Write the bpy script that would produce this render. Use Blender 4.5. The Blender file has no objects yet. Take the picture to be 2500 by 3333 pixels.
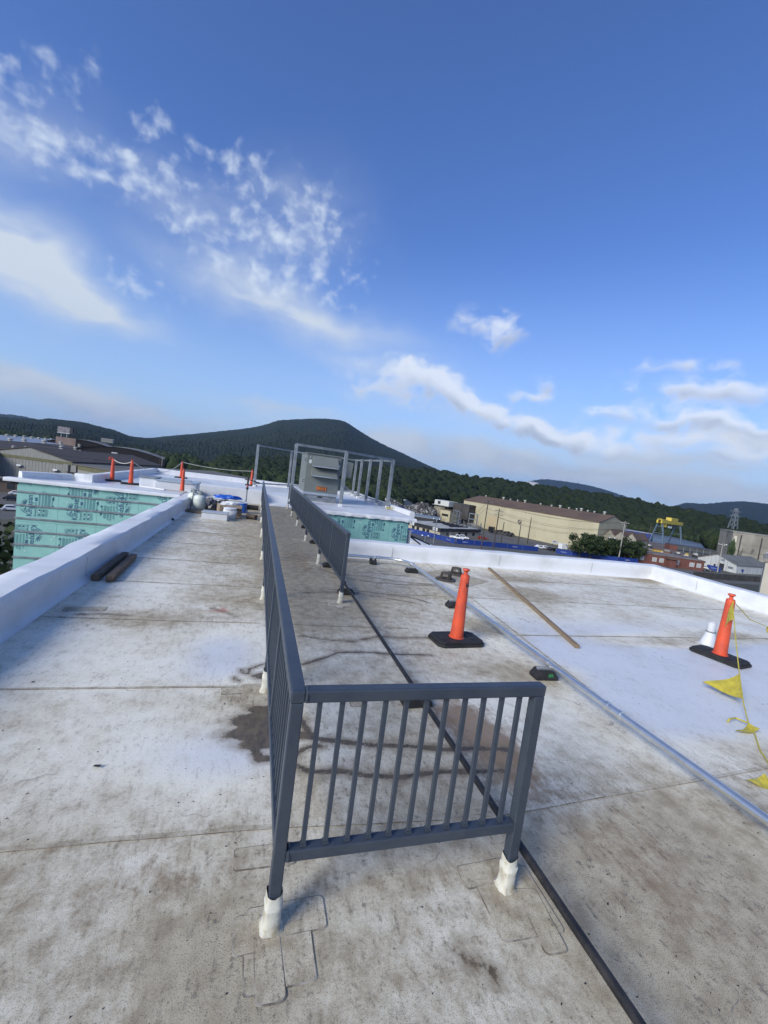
import bpy, bmesh, math, random
import numpy as np
from mathutils import Vector, Matrix

R = math.radians
rng = random.Random(7)
nrg = np.random.default_rng(7)
scene = bpy.context.scene
col = scene.collection

# ------------------------------------------------------------------ camera
FOC = 1397.27                      # focal length in photograph pixels (2500 wide)
YAW, PITCH, ROLL, EYE = R(16.76782), R(4.78561), R(7.43107), 1.96558
_f = np.array([math.sin(YAW)*math.cos(PITCH), math.cos(YAW)*math.cos(PITCH), -math.sin(PITCH)])
_r0 = np.array([math.cos(YAW), -math.sin(YAW), 0.0])
_u0 = np.cross(_r0, _f)
_r = math.cos(ROLL)*_r0 + math.sin(ROLL)*_u0
_u = -math.sin(ROLL)*_r0 + math.cos(ROLL)*_u0
cam_data = bpy.data.cameras.new('camera')
cam_data.sensor_fit = 'HORIZONTAL'
cam_data.sensor_width = 36.0
cam_data.lens = 36.0*FOC/2500.0
cam_data.clip_start = 0.05
cam_data.clip_end = 30000.0
cam = bpy.data.objects.new('camera', cam_data)
cam.matrix_world = Matrix(((_r[0], _u[0], -_f[0], 0), (_r[1], _u[1], -_f[1], 0), (_r[2], _u[2], -_f[2], EYE), (0, 0, 0, 1)))
col.objects.link(cam)
scene.camera = cam

def look(px, py):
    """world direction of a photograph point"""
    return _f + (px-1250)/FOC*_r - (py-1666.5)/FOC*_u
def spot(px, py, z=0.0):
    """survey: the place at height z seen at a photograph point"""
    d = look(px, py); t = (z-EYE)/d[2]
    return Vector((d[0]*t, d[1]*t, z))
def far(px, py, dist):
    """the place at a horizontal distance seen at a photograph point"""
    d = look(px, py); t = dist/math.hypot(d[0], d[1])
    return Vector((d[0]*t, d[1]*t, EYE+d[2]*t))

# ------------------------------------------------------------------ light
SUN_AZ, SUN_EL = R(-121), R(29)      # azimuth from +Y, clockwise
scene.view_settings.view_transform = 'Standard'
scene.view_settings.look = 'None'
scene.view_settings.exposure = 1.0
scene.view_settings.gamma = 1.0
sd = Vector((math.sin(SUN_AZ)*math.cos(SUN_EL), math.cos(SUN_AZ)*math.cos(SUN_EL), math.sin(SUN_EL)))
sun = bpy.data.lights.new('sun', 'SUN')
sun.energy = 1.85
sun.angle = R(26)
sun.color = (1.0, 0.955, 0.84)
so = bpy.data.objects.new('sun', sun)
so.rotation_euler = sd.to_track_quat('Z', 'Y').to_euler()
so.location = (-30, 0, 30)
col.objects.link(so)

world = bpy.data.worlds.new('World')
scene.world = world
world.use_nodes = True
wn, wl = world.node_tree.nodes, world.node_tree.links
wn.clear()

class NT:
    """small helper to wire nodes"""
    def __init__(s, tree): s.t = tree
    def n(s, typ, **kw):
        nd = s.t.nodes.new(typ)
        for k, v in kw.items(): setattr(nd, k, v)
        return nd
    def put(s, sock, v):
        if hasattr(v, 'is_output'): s.t.links.new(v, sock)
        elif isinstance(v, (tuple, list)) and sock.type == 'RGBA' and len(v) == 3: sock.default_value = (*v, 1)
        else: sock.default_value = v
    def m(s, op, a, b=0.0, c=0.0, clamp=False):
        nd = s.n('ShaderNodeMath', operation=op, use_clamp=clamp)
        s.put(nd.inputs[0], a); s.put(nd.inputs[1], b); s.put(nd.inputs[2], c)
        return nd.outputs[0]
    def v(s, op, a, b=(0, 0, 0)):
        nd = s.n('ShaderNodeVectorMath', operation=op)
        s.put(nd.inputs[0], a)
        if op == 'SCALE': s.put(nd.inputs[3], b)
        else: s.put(nd.inputs[1], b)
        return nd.outputs['Value'] if op in ('DOT_PRODUCT', 'LENGTH') else nd.outputs[0]
    def noise(s, vec, scale, detail=4.0, rough=0.55, color=False):
        nd = s.n('ShaderNodeTexNoise')
        if vec is not None: s.put(nd.inputs['Vector'], vec)
        nd.inputs['Scale'].default_value = scale
        nd.inputs['Detail'].default_value = detail
        nd.inputs['Roughness'].default_value = rough
        return nd.outputs['Color' if color else 0]
    def step(s, x, lo, hi, a=0.0, b=1.0):
        nd = s.n('ShaderNodeMapRange', interpolation_type='SMOOTHSTEP')
        s.put(nd.inputs[0], x); s.put(nd.inputs[1], lo); s.put(nd.inputs[2], hi)
        s.put(nd.inputs[3], a); s.put(nd.inputs[4], b)
        return nd.outputs[0]
    def mix(s, fac, a, b):
        nd = s.n('ShaderNodeMix', data_type='RGBA')
        s.put(nd.inputs[0], fac); s.put(nd.inputs[6], a); s.put(nd.inputs[7], b)
        return nd.outputs[2]
    def scale3(s, vec, sc):
        return s.v('MULTIPLY', vec, sc)

w = NT(world.node_tree)
sky = w.n('ShaderNodeTexSky', sky_type='NISHITA')
sky.sun_disc = False
sky.sun_elevation = SUN_EL
sky.sun_rotation = SUN_AZ % (2*math.pi)
sky.altitude = 200
sky.air_density = 1.0
sky.dust_density = 1.6
sky.ozone_density = 2.0
tc = w.n('ShaderNodeTexCoord')
sx = w.n('ShaderNodeSeparateXYZ'); w.put(sx.inputs[0], tc.outputs['Generated'])
az = w.m('ARCTAN2', sx.outputs[0], sx.outputs[1])
el = w.m('ARCSINE', sx.outputs[2])
cp = w.n('ShaderNodeCombineXYZ'); w.put(cp.inputs[0], az); w.put(cp.inputs[1], el)
pos = cp.outputs[0]

# one cloud bank = an ellipse in (azimuth, elevation); group keeps the tree small
grp = bpy.data.node_groups.new('bank', 'ShaderNodeTree')
for nm, ty in (('P', 'NodeSocketVector'), ('C', 'NodeSocketVector'), ('A', 'NodeSocketVector'), ('B', 'NodeSocketVector'), ('Amp', 'NodeSocketFloat')):
    grp.interface.new_socket(nm, in_out='INPUT', socket_type=ty)
grp.interface.new_socket('D', in_out='OUTPUT', socket_type='NodeSocketFloat')
grp.interface.new_socket('V', in_out='OUTPUT', socket_type='NodeSocketFloat')
g = NT(grp)
gi, go = g.n('NodeGroupInput'), g.n('NodeGroupOutput')
dp = g.v('SUBTRACT', gi.outputs[0], gi.outputs[1])
ga, gb = g.v('DOT_PRODUCT', dp, gi.outputs[2]), g.v('DOT_PRODUCT', dp, gi.outputs[3])
dd = g.m('ADD', g.m('MULTIPLY', ga, ga), g.m('MULTIPLY', gb, gb))
ee = g.m('EXPONENT', g.m('MULTIPLY', dd, -1.3))
ea_ = g.m('MULTIPLY', ee, gi.outputs[4])
g.put(go.inputs[0], ea_)
g.put(go.inputs[1], g.m('MULTIPLY', ea_, gb))

def azel(px, py):
    d = look(px, py); d = d/np.linalg.norm(d)
    return np.array([math.atan2(d[0], d[1]), math.asin(d[2])])
def banks(P, lst, under=False):
    tot = 0.0; low_ = 0.0
    for cx, cy, a, b, ang, amp in lst:
        ca, sa = math.cos(R(ang)), math.sin(R(ang))
        c = azel(cx, cy)
        ea = azel(cx+a*ca*.5, cy+a*sa*.5)-azel(cx-a*ca*.5, cy-a*sa*.5)
        eb = azel(cx-b*sa*.5, cy+b*ca*.5)-azel(cx+b*sa*.5, cy-b*ca*.5)
        M = np.linalg.inv(np.stack([ea, eb], 1))
        nd = w.n('ShaderNodeGroup'); nd.node_tree = grp
        w.put(nd.inputs[0], P)
        nd.inputs[1].default_value = (c[0], c[1], 0)
        nd.inputs[2].default_value = (M[0, 0], M[0, 1], 0)
        nd.inputs[3].default_value = (M[1, 0], M[1, 1], 0)
        nd.inputs[4].default_value = amp
        tot = w.m('ADD', tot, nd.outputs[0])
        if under: low_ = w.m('ADD', low_, nd.outputs[1])
    return (tot, low_) if under else tot
SOFT = [(40, 810, 330, 130, 33, 1.15), (190, 930, 330, 75, 27, .95), (330, 1000, 190, 40, 24, .5), (820, 950, 350, 85, 27, .55), (1080, 1050, 320, 60, 17, .45),
        (1250, 1190, 260, 40, 12, .35), (60, 1200, 330, 32, 17, .8), (130, 1270, 380, 50, 12, .8), (420, 1345, 420, 45, 9, .7),
        (950, 720, 230, 170, 10, .30), (70, 430, 260, 120, 30, .30), (600, 650, 380, 110, 32, .22), (900, 1330, 160, 22, 8, .6), (1300, 1440, 500, 45, 9, .7), (1750, 1520, 520, 55, 9, .95), (2250, 1500, 480, 40, 6, .9), (2250, 1590, 420, 50, 7, 1.0), (2480, 1430, 300, 45, 4, .8), (1500, 1340, 420, 60, 12, .35)]
PUFF = [(30, 330, 150, 90, 40, 1.0), (70, 460, 210, 70, 25, 1.15), (230, 250, 150, 95, 40, 1.0), (495, 395, 75, 52, 10, 1.5), (290, 520, 230, 90, 25, 1.0), (10, 230, 90, 70, 30, .9),
        (690, 500, 150, 60, 0, .9), (810, 555, 100, 60, 10, 1.2), (960, 720, 160, 140, 0, 1.5), (540, 640, 330, 80, 32, .85), (760, 780, 300, 100, 38, 1.0),
        (880, 900, 300, 90, 28, .9), (1040, 850, 230, 120, 20, .7), (430, 920, 170, 90, 25, 1.0)]
CUM = [(1640, 1085, 75, 68, -10, .95), (1540, 1050, 80, 54, 0, .5), (1400, 1250, 140, 46, 14, 1.0), (1500, 1300, 100, 49, 18, .75), (1600, 1345, 100, 43, 16, .8), (1700, 1390, 110, 40, 12, .8), (1810, 1412, 140, 40, 9, .95), (1960, 1445, 160, 38, 8, .9),
       (1740, 1285, 90, 30, 8, .75), (1790, 1230, 70, 38, 10, .5), (1940, 1340, 90, 24, 3, .85), (2130, 1275, 190, 38, 3, .75), (2420, 1265, 190, 54, -4, .95),
       (2220, 1355, 250, 40, 2, 1.05), (2430, 1380, 200, 40, 4, .9), (2250, 1425, 320, 32, 3, .8), (2400, 1470, 260, 30, 4, .7), (2130, 1195, 150, 30, 4, .4), (2290, 1190, 130, 32, -4, .45), (1250, 1270, 190, 81, 16, .5), (1330, 1200, 190, 46, 12, .45)]
warp = w.v('SCALE', w.v('SUBTRACT', w.noise(pos, 9.0, 2.0, .5, True), (.5, .5, .5)), .075)
pw = w.v('ADD', pos, warp)
stretch = w.scale3(pw, (1.0, 2.6, 1.0))
# high veil
fs = w.noise(stretch, 7.0, 4.0, .5)
d_soft = w.m('MULTIPLY', banks(pw, SOFT), w.step(fs, .22, .68, .35, 1.25))
# broken puffs; a thin scatter of the same goes on behind the camera
fp = w.noise(w.scale3(w.v('ADD', pos, w.v('SCALE', warp, .35)), (1, 1.2, 1)), 30.0, 3.0, .5)
fq = w.noise(pw, 11.0, 3.0, .5)
behind = w.m('MULTIPLY', w.step(w.m('ABSOLUTE', w.m('SUBTRACT', az, .29)), 1.1, 1.5), w.step(w.noise(stretch, 3.0, 2.0), .52, .72, 0, .8))
mp = w.m('MINIMUM', w.m('ADD', banks(pos, PUFF), behind), 1.15)
pf = w.m('ADD', w.m('MULTIPLY', fp, .75), w.m('MULTIPLY', fq, .35))
d_puff = w.m('MULTIPLY', w.step(pf, w.m('SUBTRACT', .63, w.m('MULTIPLY', mp, .17)), w.m('SUBTRACT', .92, w.m('MULTIPLY', mp, .09))), w.m('MINIMUM', w.m('MULTIPLY', mp, 1.3), .88))
# low cumulus with grey undersides
cb_, cl_ = banks(pw, CUM, True)
f1 = w.m('SUBTRACT', w.noise(w.scale3(pw, (1, 1.5, 1)), 19.0, 5.0, .55), .52)
cA = w.m('ADD', cb_, w.m('MULTIPLY', w.m('MULTIPLY', f1, 2.7), w.m('MINIMUM', w.m('MULTIPLY', cb_, 2.5), 1.0)))
d_cum = w.step(cA, .08, 1.15)
shade = w.step(w.m('ADD', cl_, w.m('MULTIPLY', f1, 1.2)), -.25, .75)
inv = lambda x: w.m('SUBTRACT', 1.0, x, clamp=True)
d_soft = w.m('MINIMUM', d_soft, .93)
low = w.step(el, -.02, .30, 1.0, 0.0)
white, grey, low_grey = (4.2, 4.5, 5.0), (2.2, 2.45, 3.0), (2.15, 2.5, 3.1)
skyc = w.v('MULTIPLY', sky.outputs[0], (.46, .62, .97))
skyc = w.mix(w.step(el, -.02, .50, .58, 0.0), skyc, (2.6, 3.6, 4.8))
c1 = w.mix(w.m('MINIMUM', d_soft, .95), skyc, w.mix(w.m('MULTIPLY', low, w.step(fs, .3, .7, 1.0, .45)), (3.3, 3.7, 4.2), low_grey))
c2 = w.mix(d_puff, c1, (3.5, 4.0, 4.7))
c3 = w.mix(w.m('MULTIPLY', d_cum, .82), c2, w.mix(shade, white, grey))
bg = w.n('ShaderNodeBackground')
w.put(bg.inputs[0], c3)
bg.inputs[1].default_value = 0.10
wo = w.n('ShaderNodeOutputWorld')
w.put(wo.inputs[0], bg.outputs[0])

# ------------------------------------------------------------------ materials
MATS = {}
def mat(name, c, rough=.6, metal=0.0, c2=None, scale=3.0, lo=.35, hi=.65, bump=0.0, bscale=None, stretch=None, spec=.5, c3=None, scale3=40.0, th3=.68, emit=None, detail=6.0):
    """procedural paint: base colour, a second colour through noise, specks of a third, fine relief"""
    if name in MATS: return MATS[name]
    m = bpy.data.materials.new(name); m.use_nodes = True
    t = NT(m.node_tree); b = m.node_tree.nodes['Principled BSDF']
    b.inputs['Roughness'].default_value = rough
    b.inputs['Metallic'].default_value = metal
    b.inputs['Specular IOR Level'].default_value = spec
    co = t.n('ShaderNodeTexCoord').outputs['Object']
    if stretch: co = t.scale3(co, stretch)
    cc = c
    if c2: cc = t.mix(t.step(t.noise(co, scale, detail, .6), lo, hi), c, c2)
    if c3: cc = t.mix(t.step(t.noise(co, scale3, 3, .6), th3, th3+.06), cc, c3)
    t.put(b.inputs['Base Color'], cc)
    if bump:
        bp = t.n('ShaderNodeBump'); bp.inputs['Strength'].default_value = bump
        bp.inputs['Distance'].default_value = .02
        t.put(bp.inputs['Height'], t.noise(co, bscale or scale*4, 5, .6)); t.put(b.inputs['Normal'], bp.outputs[0])
    if emit:
        b.inputs['Emission Color'].default_value = (*emit[0], 1); b.inputs['Emission Strength'].default_value = emit[1]
    MATS[name] = m
    return m

# ------------------------------------------------------------------ mesh helpers
class MB:
    def __init__(s): s.v = []; s.f = []; s.mi = []; s.cur = 0
    def face(s, idx): s.f.append(tuple(idx)); s.mi.append(s.cur)
    def poly(s, pts):
        n = len(s.v); s.v += [tuple(p) for p in pts]; s.face(range(n, n+len(pts)))
        return s
    def hexa(s, p):
        n = len(s.v); s.v += [tuple(q) for q in p]
        for q in ((0, 3, 2, 1), (4, 5, 6, 7), (0, 1, 5, 4), (1, 2, 6, 5), (2, 3, 7, 6), (3, 0, 4, 7)): s.face([n+i for i in q])
        return s
    def box(s, a, b):
        (x0, y0, z0), (x1, y1, z1) = a, b
        return s.hexa([(x0, y0, z0), (x1, y0, z0), (x1, y1, z0), (x0, y1, z0), (x0, y0, z1), (x1, y0, z1), (x1, y1, z1), (x0, y1, z1)])
    def bar(s, p, q, wd, ht, up=(0, 0, 1), w2=None, h2=None):
        p, q = Vector(p), Vector(q); d = (q-p).normalized(); up = Vector(up)
        if abs(d.dot(up)) > .98: up = Vector((0, 1, 0))
        x = d.cross(up).normalized(); z = x.cross(d)
        w2 = wd if w2 is None else w2; h2 = ht if h2 is None else h2
        def ring(c, a, b): return [c-x*a/2-z*b/2, c+x*a/2-z*b/2, c+x*a/2+z*b/2, c-x*a/2+z*b/2]
        return s.hexa(ring(p, wd, ht)+ring(q, w2, h2))
    def tube(s, pts, r, n=10, cap=True):
        pts = [Vector(p) for p in pts]; base = len(s.v); k = len(pts)
        rs = r if isinstance(r, (list, tuple)) else [r]*k
        d0 = (pts[1]-pts[0]).normalized()
        x = d0.cross(Vector((0, 0, 1)))
        if x.length < .05: x = d0.cross(Vector((0, 1, 0)))
        x.normalize()
        for i, p in enumerate(pts):
            d = (pts[min(i+1, k-1)]-pts[max(i-1, 0)]).normalized()
            x = (x-d*x.dot(d)).normalized(); y = d.cross(x)
            for j in range(n):
                a = 2*math.pi*j/n
                s.v.append(tuple(p+(x*math.cos(a)+y*math.sin(a))*rs[i]))
        for i in range(k-1):
            for j in range(n):
                s.face([base+i*n+j, base+i*n+(j+1) % n, base+(i+1)*n+(j+1) % n, base+(i+1)*n+j])
        if cap:
            s.face([base+j for j in range(n)][::-1]); s.face([base+(k-1)*n+j for j in range(n)])
        return s
    def lathe(s, prof, n=16, c=(0, 0, 0), cap=True):
        base = len(s.v)
        for r, z in prof:
            for j in range(n):
                a = 2*math.pi*j/n; s.v.append((c[0]+r*math.cos(a), c[1]+r*math.sin(a), c[2]+z))
        for i in range(len(prof)-1):
            for j in range(n):
                s.face([base+i*n+j, base+i*n+(j+1) % n, base+(i+1)*n+(j+1) % n, base+(i+1)*n+j])
        if cap:
            s.face([base+j for j in range(n)][::-1]); s.face([base+(len(prof)-1)*n+j for j in range(n)])
        return s
    def prism(s, pts, z0, z1):
        n = len(pts); base = len(s.v)
        s.v += [(p[0], p[1], z0) for p in pts]+[(p[0], p[1], z1) for p in pts]
        s.face([base+i for i in range(n)][::-1]); s.face([base+n+i for i in range(n)])
        for i in range(n): s.face([base+i, base+(i+1) % n, base+n+(i+1) % n, base+n+i])
        return s
    def mesh(s, name, mats):
        me = bpy.data.meshes.new(name); me.from_pydata(s.v, [], s.f)
        for m in (mats if isinstance(mats, (list, tuple)) else [mats]): me.materials.append(m)
        if any(s.mi): me.polygons.foreach_set('material_index', s.mi)
        bm = bmesh.new(); bm.from_mesh(me); bmesh.ops.recalc_face_normals(bm, faces=bm.faces); bm.to_mesh(me); bm.free()
        me.update()
        return me
    def build(s, name, mats, parent=None, smooth=False, bevel=0.0, loc=None, rot=None):
        return link(name, s.mesh(name, mats), parent, smooth, bevel, loc, rot)

def link(name, me, parent=None, smooth=False, bevel=0.0, loc=None, rot=None):
    o = bpy.data.objects.new(name, me); col.objects.link(o)
    if parent is not None: o.parent = parent
    if smooth:
        for p in me.polygons: p.use_smooth = True
        me.set_sharp_from_angle(angle=R(42))
    if bevel:
        b = o.modifiers.new('bevel', 'BEVEL'); b.width = bevel; b.segments = 2; b.limit_method = 'ANGLE'; b.angle_limit = R(40)
    if loc is not None: o.location = loc
    if rot is not None: o.rotation_euler = rot
    return o
def tag(o, label=None, cat=None, group=None, kind=None):
    if label: o['label'] = label
    if cat: o['category'] = cat
    if group: o['group'] = group
    if kind: o['kind'] = kind
    return o
def thing(name, loc, label, cat, group=None, rz=0.0):
    o = bpy.data.objects.new(name, None); col.objects.link(o); o.empty_display_size = .2
    o.location = loc; o.rotation_euler = (0, 0, rz)
    return tag(o, label, cat, group)
def copy_tree(o, parent=None):
    c = o.copy(); col.objects.link(c); c.parent = parent
    for ch in list(o.children): copy_tree(ch, c)
    return c
def dup(o, loc, rz, label=None):
    c = copy_tree(o); c.location = loc; c.rotation_euler = (0, 0, rz)
    if label: c['label'] = label
    return c
def wob(x, y, z=0.0):
    """cheap smooth pseudo noise, about -1..1"""
    return (math.sin(x*1.7+y*2.3+z*.7)+math.sin(x*3.1-y*1.9+1.3+z)+.6*math.sin(x*6.3+y*5.1+2.1-z))/2.6

# ------------------------------------------------------------------ shared materials
M_WHITE = mat('white_membrane', (.72, .72, .71), .5, c2=(.60, .595, .57), scale=1.3, lo=.42, hi=.75, bump=.25, bscale=6, c3=(.35, .33, .30), scale3=22, th3=.70)
M_CLEAN = mat('clean_white_membrane', (.66, .665, .67), .5, c2=(.575, .58, .585), scale=2, bump=.15, bscale=8)
M_RAIL = mat('charcoal_rail_paint', (.035, .046, .064), .42, c2=(.047, .058, .075), scale=6, bump=.12, bscale=60, c3=(.07, .074, .075), scale3=30, th3=.72)
M_ORANGE = mat('weathered_orange_plastic', (.68, .085, .028), .5, c2=(.50, .07, .035), scale=5, bump=.1, bscale=30, c3=(.30, .05, .03), scale3=18, th3=.70)
M_RUBBER = mat('black_rubber', (.012, .012, .013), .75, c2=(.022, .022, .022), scale=12, bump=.3, bscale=50)
M_GALV = mat('galvanised_steel', (.70, .71, .70), .30, .85, c2=(.62, .63, .62), scale=9, bump=.05)
M_GALVD = mat('weathered_galvanised_steel', (.30, .32, .335), .5, .5, c2=(.20, .215, .22), scale=4)
M_BLACKPIPE = mat('black_pipe_paint', (.008, .008, .009), .55, c2=(.03, .026, .024), scale=14)
M_WOOD = mat('tan_board', (.27, .195, .115), .8, c2=(.19, .135, .08), scale=3, stretch=(12, 1, 12), bump=.3)
M_TIMBER = mat('old_dark_timber', (.22, .16, .105), .9, c2=(.12, .085, .058), scale=4, stretch=(14, 1, 14), bump=.6)
M_YELLOW = mat('yellow_plastic', (.56, .46, .05), .55, c2=(.42, .34, .04), scale=14)
M_BOOT = mat('stained_cream_flashing', (.58, .56, .47), .6, c2=(.30, .25, .155), scale=11, lo=.4, hi=.7, bump=.35, bscale=18, c3=(.12, .09, .06), scale3=30, th3=.70)
M_BLACK = mat('matt_black', (.015, .015, .016), .7, c2=(.03, .03, .03), scale=8)
M_CAULK = mat('black_sealant', (.02, .017, .014), .6)
M_GREEN = mat('green_foam_board', (.26, .50, .44), .62, c2=(.225, .45, .40), scale=2.2, bump=.05)
M_INK = mat('navy_print', (.028, .085, .15), .6, c2=(.045, .12, .19), scale=9)
M_INKL = mat('pale_print', (.11, .26, .27), .6, c2=(.14, .31, .31), scale=30)
M_GREY = mat('grey_cabinet_paint', (.165, .18, .165), .5, c2=(.145, .158, .148), scale=2)
M_PATCHRIM = mat('dirt_line', (.12, .10, .078), .8, c2=(.33, .30, .25), scale=9, lo=.4, hi=.62)

# ------------------------------------------------------------------ the roof we stand on
RX0, RX1, RY1 = -2.15, 11.15, 9.55       # left and right parapet faces, face of the cross parapet
NX1, NY1 = 2.05, 19.60                   # the narrow neck that leads to the far roof
POST_L = [1.676, 3.63, 6.18, 8.75, 11.38, 14.02, 16.62, 19.15]
POST_R = [6.15, 8.68, 11.28, 13.98, 16.48, 18.97]
XL, XR = .242, 1.355

def roof_material(name='dirty_roof_membrane', fixed=None, lift=0.0):
    m = bpy.data.materials.new(name); m.use_nodes = True
    t = NT(m.node_tree); b = m.node_tree.nodes['Principled BSDF']
    co = t.n('ShaderNodeTexCoord').outputs['Object']
    def attr(n): a = t.n('ShaderNodeAttribute'); a.attribute_name = n; return a.outputs['Fac']
    dirt, wet, rust, red = (attr('dirt'), attr('wet'), attr('rust'), attr('red')) if fixed is None else fixed
    n1 = t.noise(co, 1.1, 9, .62); n2 = t.noise(co, 7.0, 7, .65); n3 = t.noise(t.scale3(co, (26, 9, 1)), 1.0, 5, .7)
    n4 = t.noise(co, 55.0, 4, .65); n5 = t.noise(t.scale3(co, (8, 30, 1)), 1.0, 5, .7); n6 = t.noise(co, 210., 2, .6)
    base = t.mix(t.step(n1, .35, .7), t.mix(t.step(dirt, .02, .28), (.66, .67, .67), (.84, .795, .655)), t.mix(t.step(dirt, .02, .28), (.60, .605, .60), (.74, .68, .53)))
    # grime: broad mottling times local amount
    gsum = t.m('ADD', t.m('ADD', t.m('MULTIPLY', n1, .75), t.m('MULTIPLY', n2, .55)), t.m('ADD', t.m('MULTIPLY', n3, .42), t.m('MULTIPLY', n4, .38)))
    gfac = t.step(t.m('ADD', gsum, t.m('MULTIPLY', dirt, .75)), 1.08, 1.74, 0, .90)
    c = t.mix(gfac, base, t.mix(t.step(n2, .35, .7), (.46, .39, .26), (.29, .225, .135)))
    # fine flecks and scuffs
    n7 = t.noise(co, .45, 4, .55)
    fl = t.m('MULTIPLY', t.step(t.m('ADD', n3, t.m('MULTIPLY', n4, .55)), .80, 1.02), t.m('MULTIPLY', t.m('ADD', .24, t.m('MULTIPLY', dirt, .70)), t.step(n7, .35, .62, .25, 1.15)))
    ed = t.n('ShaderNodeTexVoronoi', feature='DISTANCE_TO_EDGE'); t.put(ed.inputs['Vector'], t.v('ADD', co, t.v('SCALE', t.noise(co, 2.1, 4, .6, True), .75))); ed.inputs['Scale'].default_value = 1.3
    hair = t.m('MULTIPLY', t.step(ed.outputs['Distance'], .004, .010, 1, 0), t.step(t.noise(co, 1.7, 3), .56, .66))
    c = t.mix(t.m('MINIMUM', fl, .75), c, (.13, .12, .10))
    c = t.mix(t.m('MULTIPLY', t.step(n4, .61, .72), t.m('ADD', .25, t.m('MULTIPLY', dirt, .45))), c, (.12, .105, .085))
    c = t.mix(t.m('MULTIPLY', t.step(n6, .53, .68), t.m('ADD', .12, t.m('MULTIPLY', dirt, .72))), c, (.08, .07, .06))
    spots = t.n('ShaderNodeTexVoronoi'); t.put(spots.inputs['Vector'], co); spots.inputs['Scale'].default_value = 9.0
    sp = t.m('MULTIPLY', t.step(t.m('ADD', spots.outputs['Distance'], t.m('MULTIPLY', n4, .09)), .075, .10, 1, 0), t.step(t.noise(co, 3.3, 2), .5, .6))
    c = t.mix(t.m('MULTIPLY', sp, .8), c, (.05, .05, .045))
    c = t.mix(t.m('MULTIPLY', hair, .5), c, (.14, .12, .095))
    rn = t.m('MULTIPLY', t.step(t.m('ADD', rust, t.m('MULTIPLY', t.m('SUBTRACT', t.m('ADD', n2, n3), 1.0), .9)), .1, .9), .85)
    c = t.mix(rn, c, (.23, .145, .075))
    c = t.mix(t.m('MULTIPLY', t.step(t.m('ADD', red, t.m('MULTIPLY', t.m('SUBTRACT', n3, .5), 1.2)), .45, .9), .55), c, (.50, .13, .10))
    wf = t.step(t.m('ADD', wet, t.m('ADD', t.m('MULTIPLY', t.m('SUBTRACT', n2, .5), .55), t.m('MULTIPLY', t.m('SUBTRACT', n4, .5), .35))), .46, .62)
    wcol = t.mix(t.step(t.m('ADD', n3, n2), .75, 1.25), (.030, .021, .012), (.13, .096, .056))
    halo = t.step(t.m('ADD', wet, t.m('MULTIPLY', t.m('SUBTRACT', n2, .5), .7)), .0, .60, 0, .62)
    c = t.mix(halo, c, (.20, .15, .09))
    c = t.mix(t.m('MULTIPLY', wf, .88), c, wcol)
    t.put(b.inputs['Base Color'], c)
    t.put(b.inputs['Roughness'], t.m('SUBTRACT', t.m('ADD', .50, t.m('MULTIPLY', gfac, .22)), t.m('MULTIPLY', wf, .12)))
    b.inputs['Specular IOR Level'].default_value = .42
    bp = t.n('ShaderNodeBump'); bp.inputs['Strength'].default_value = .22; bp.inputs['Distance'].default_value = .012
    t.put(bp.inputs['Height'], t.m('ADD', t.m('MULTIPLY', n1, 2.2), t.m('ADD', n2, t.m('MULTIPLY', n4, .3)))); t.put(b.inputs['Normal'], bp.outputs[0])
    return m
M_ROOF = roof_material()
M_PATCH = roof_material('membrane_patch', (.80, 0., .05, 0.))
M_LAP = roof_material('membrane_lap', (.70, 0., 0., 0.))

def seg_dist(X, Y, pts):
    best = np.full(X.shape, 1e9)
    for (ax, ay), (bx, by) in zip(pts[:-1], pts[1:]):
        dx, dy = bx-ax, by-ay; L2 = dx*dx+dy*dy+1e-12
        t = np.clip(((X-ax)*dx+(Y-ay)*dy)/L2, 0, 1)
        best = np.minimum(best, np.hypot(X-ax-t*dx, Y-ay-t*dy))
    return best
def gl(pts): return [tuple(spot(px, py)[:2]) for px, py in pts]
# dried and wet run-off marks (photograph survey, half width in metres)
RUNS = [([(955, 2395), (1010, 2400), (1060, 2408), (1200, 2425), (1330, 2428), (1450, 2440), (1560, 2436), (1650, 2440)], .022),
        ([(965, 2490), (1010, 2512), (1100, 2510), (1190, 2524), (1300, 2530), (1430, 2512), (1640, 2510)], .020),
        ([(960, 2330), (985, 2350), (1000, 2375), (1025, 2400)], .022), ([(955, 2460), (985, 2440), (1010, 2430), (1040, 2428)], .020),
        ([(820, 2420), (835, 2450), (845, 2470), (868, 2470)], .030),
        ([(862, 2160), (830, 2170), (812, 2178), (806, 2195)], .012), ([(806, 2195), (790, 2190), (786, 2180)], .012), ([(765, 2205), (768, 2212), (780, 2214)], .012),
        ([(985, 2163), (1060, 2140), (1100, 2124), (1180, 2122), (1290, 2130), (1400, 2132)], .016),
        ([(1150, 2088), (1230, 2072), (1300, 2076), (1390, 2076)], .010), ([(985, 2070), (1060, 2082), (1150, 2088)], .010),
        ([(1125, 1870), (1200, 1878), (1300, 1894), (1420, 1903)], .010), ([(1120, 1880), (1200, 1893), (1290, 1902), (1420, 1906)], .012),
        ([(1155, 1922), (1230, 1930), (1330, 1943), (1400, 1962)], .010), ([(1155, 1930), (1250, 1945), (1340, 1962)], .008),
        ([(1000, 1918), (1060, 1922), (1100, 1920)], .010), ([(985, 1930), (1050, 1928), (1100, 1928)], .008),
        ([(1140, 1860), (1250, 1868), (1330, 1876)], .008), ([(1040, 1852), (1090, 1868), (1110, 1880)], .012),
        ([(690, 1980), (740, 1995), (770, 2008)], .006), ([(245, 2000), (330, 1998), (420, 2004)], .008)]
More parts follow.
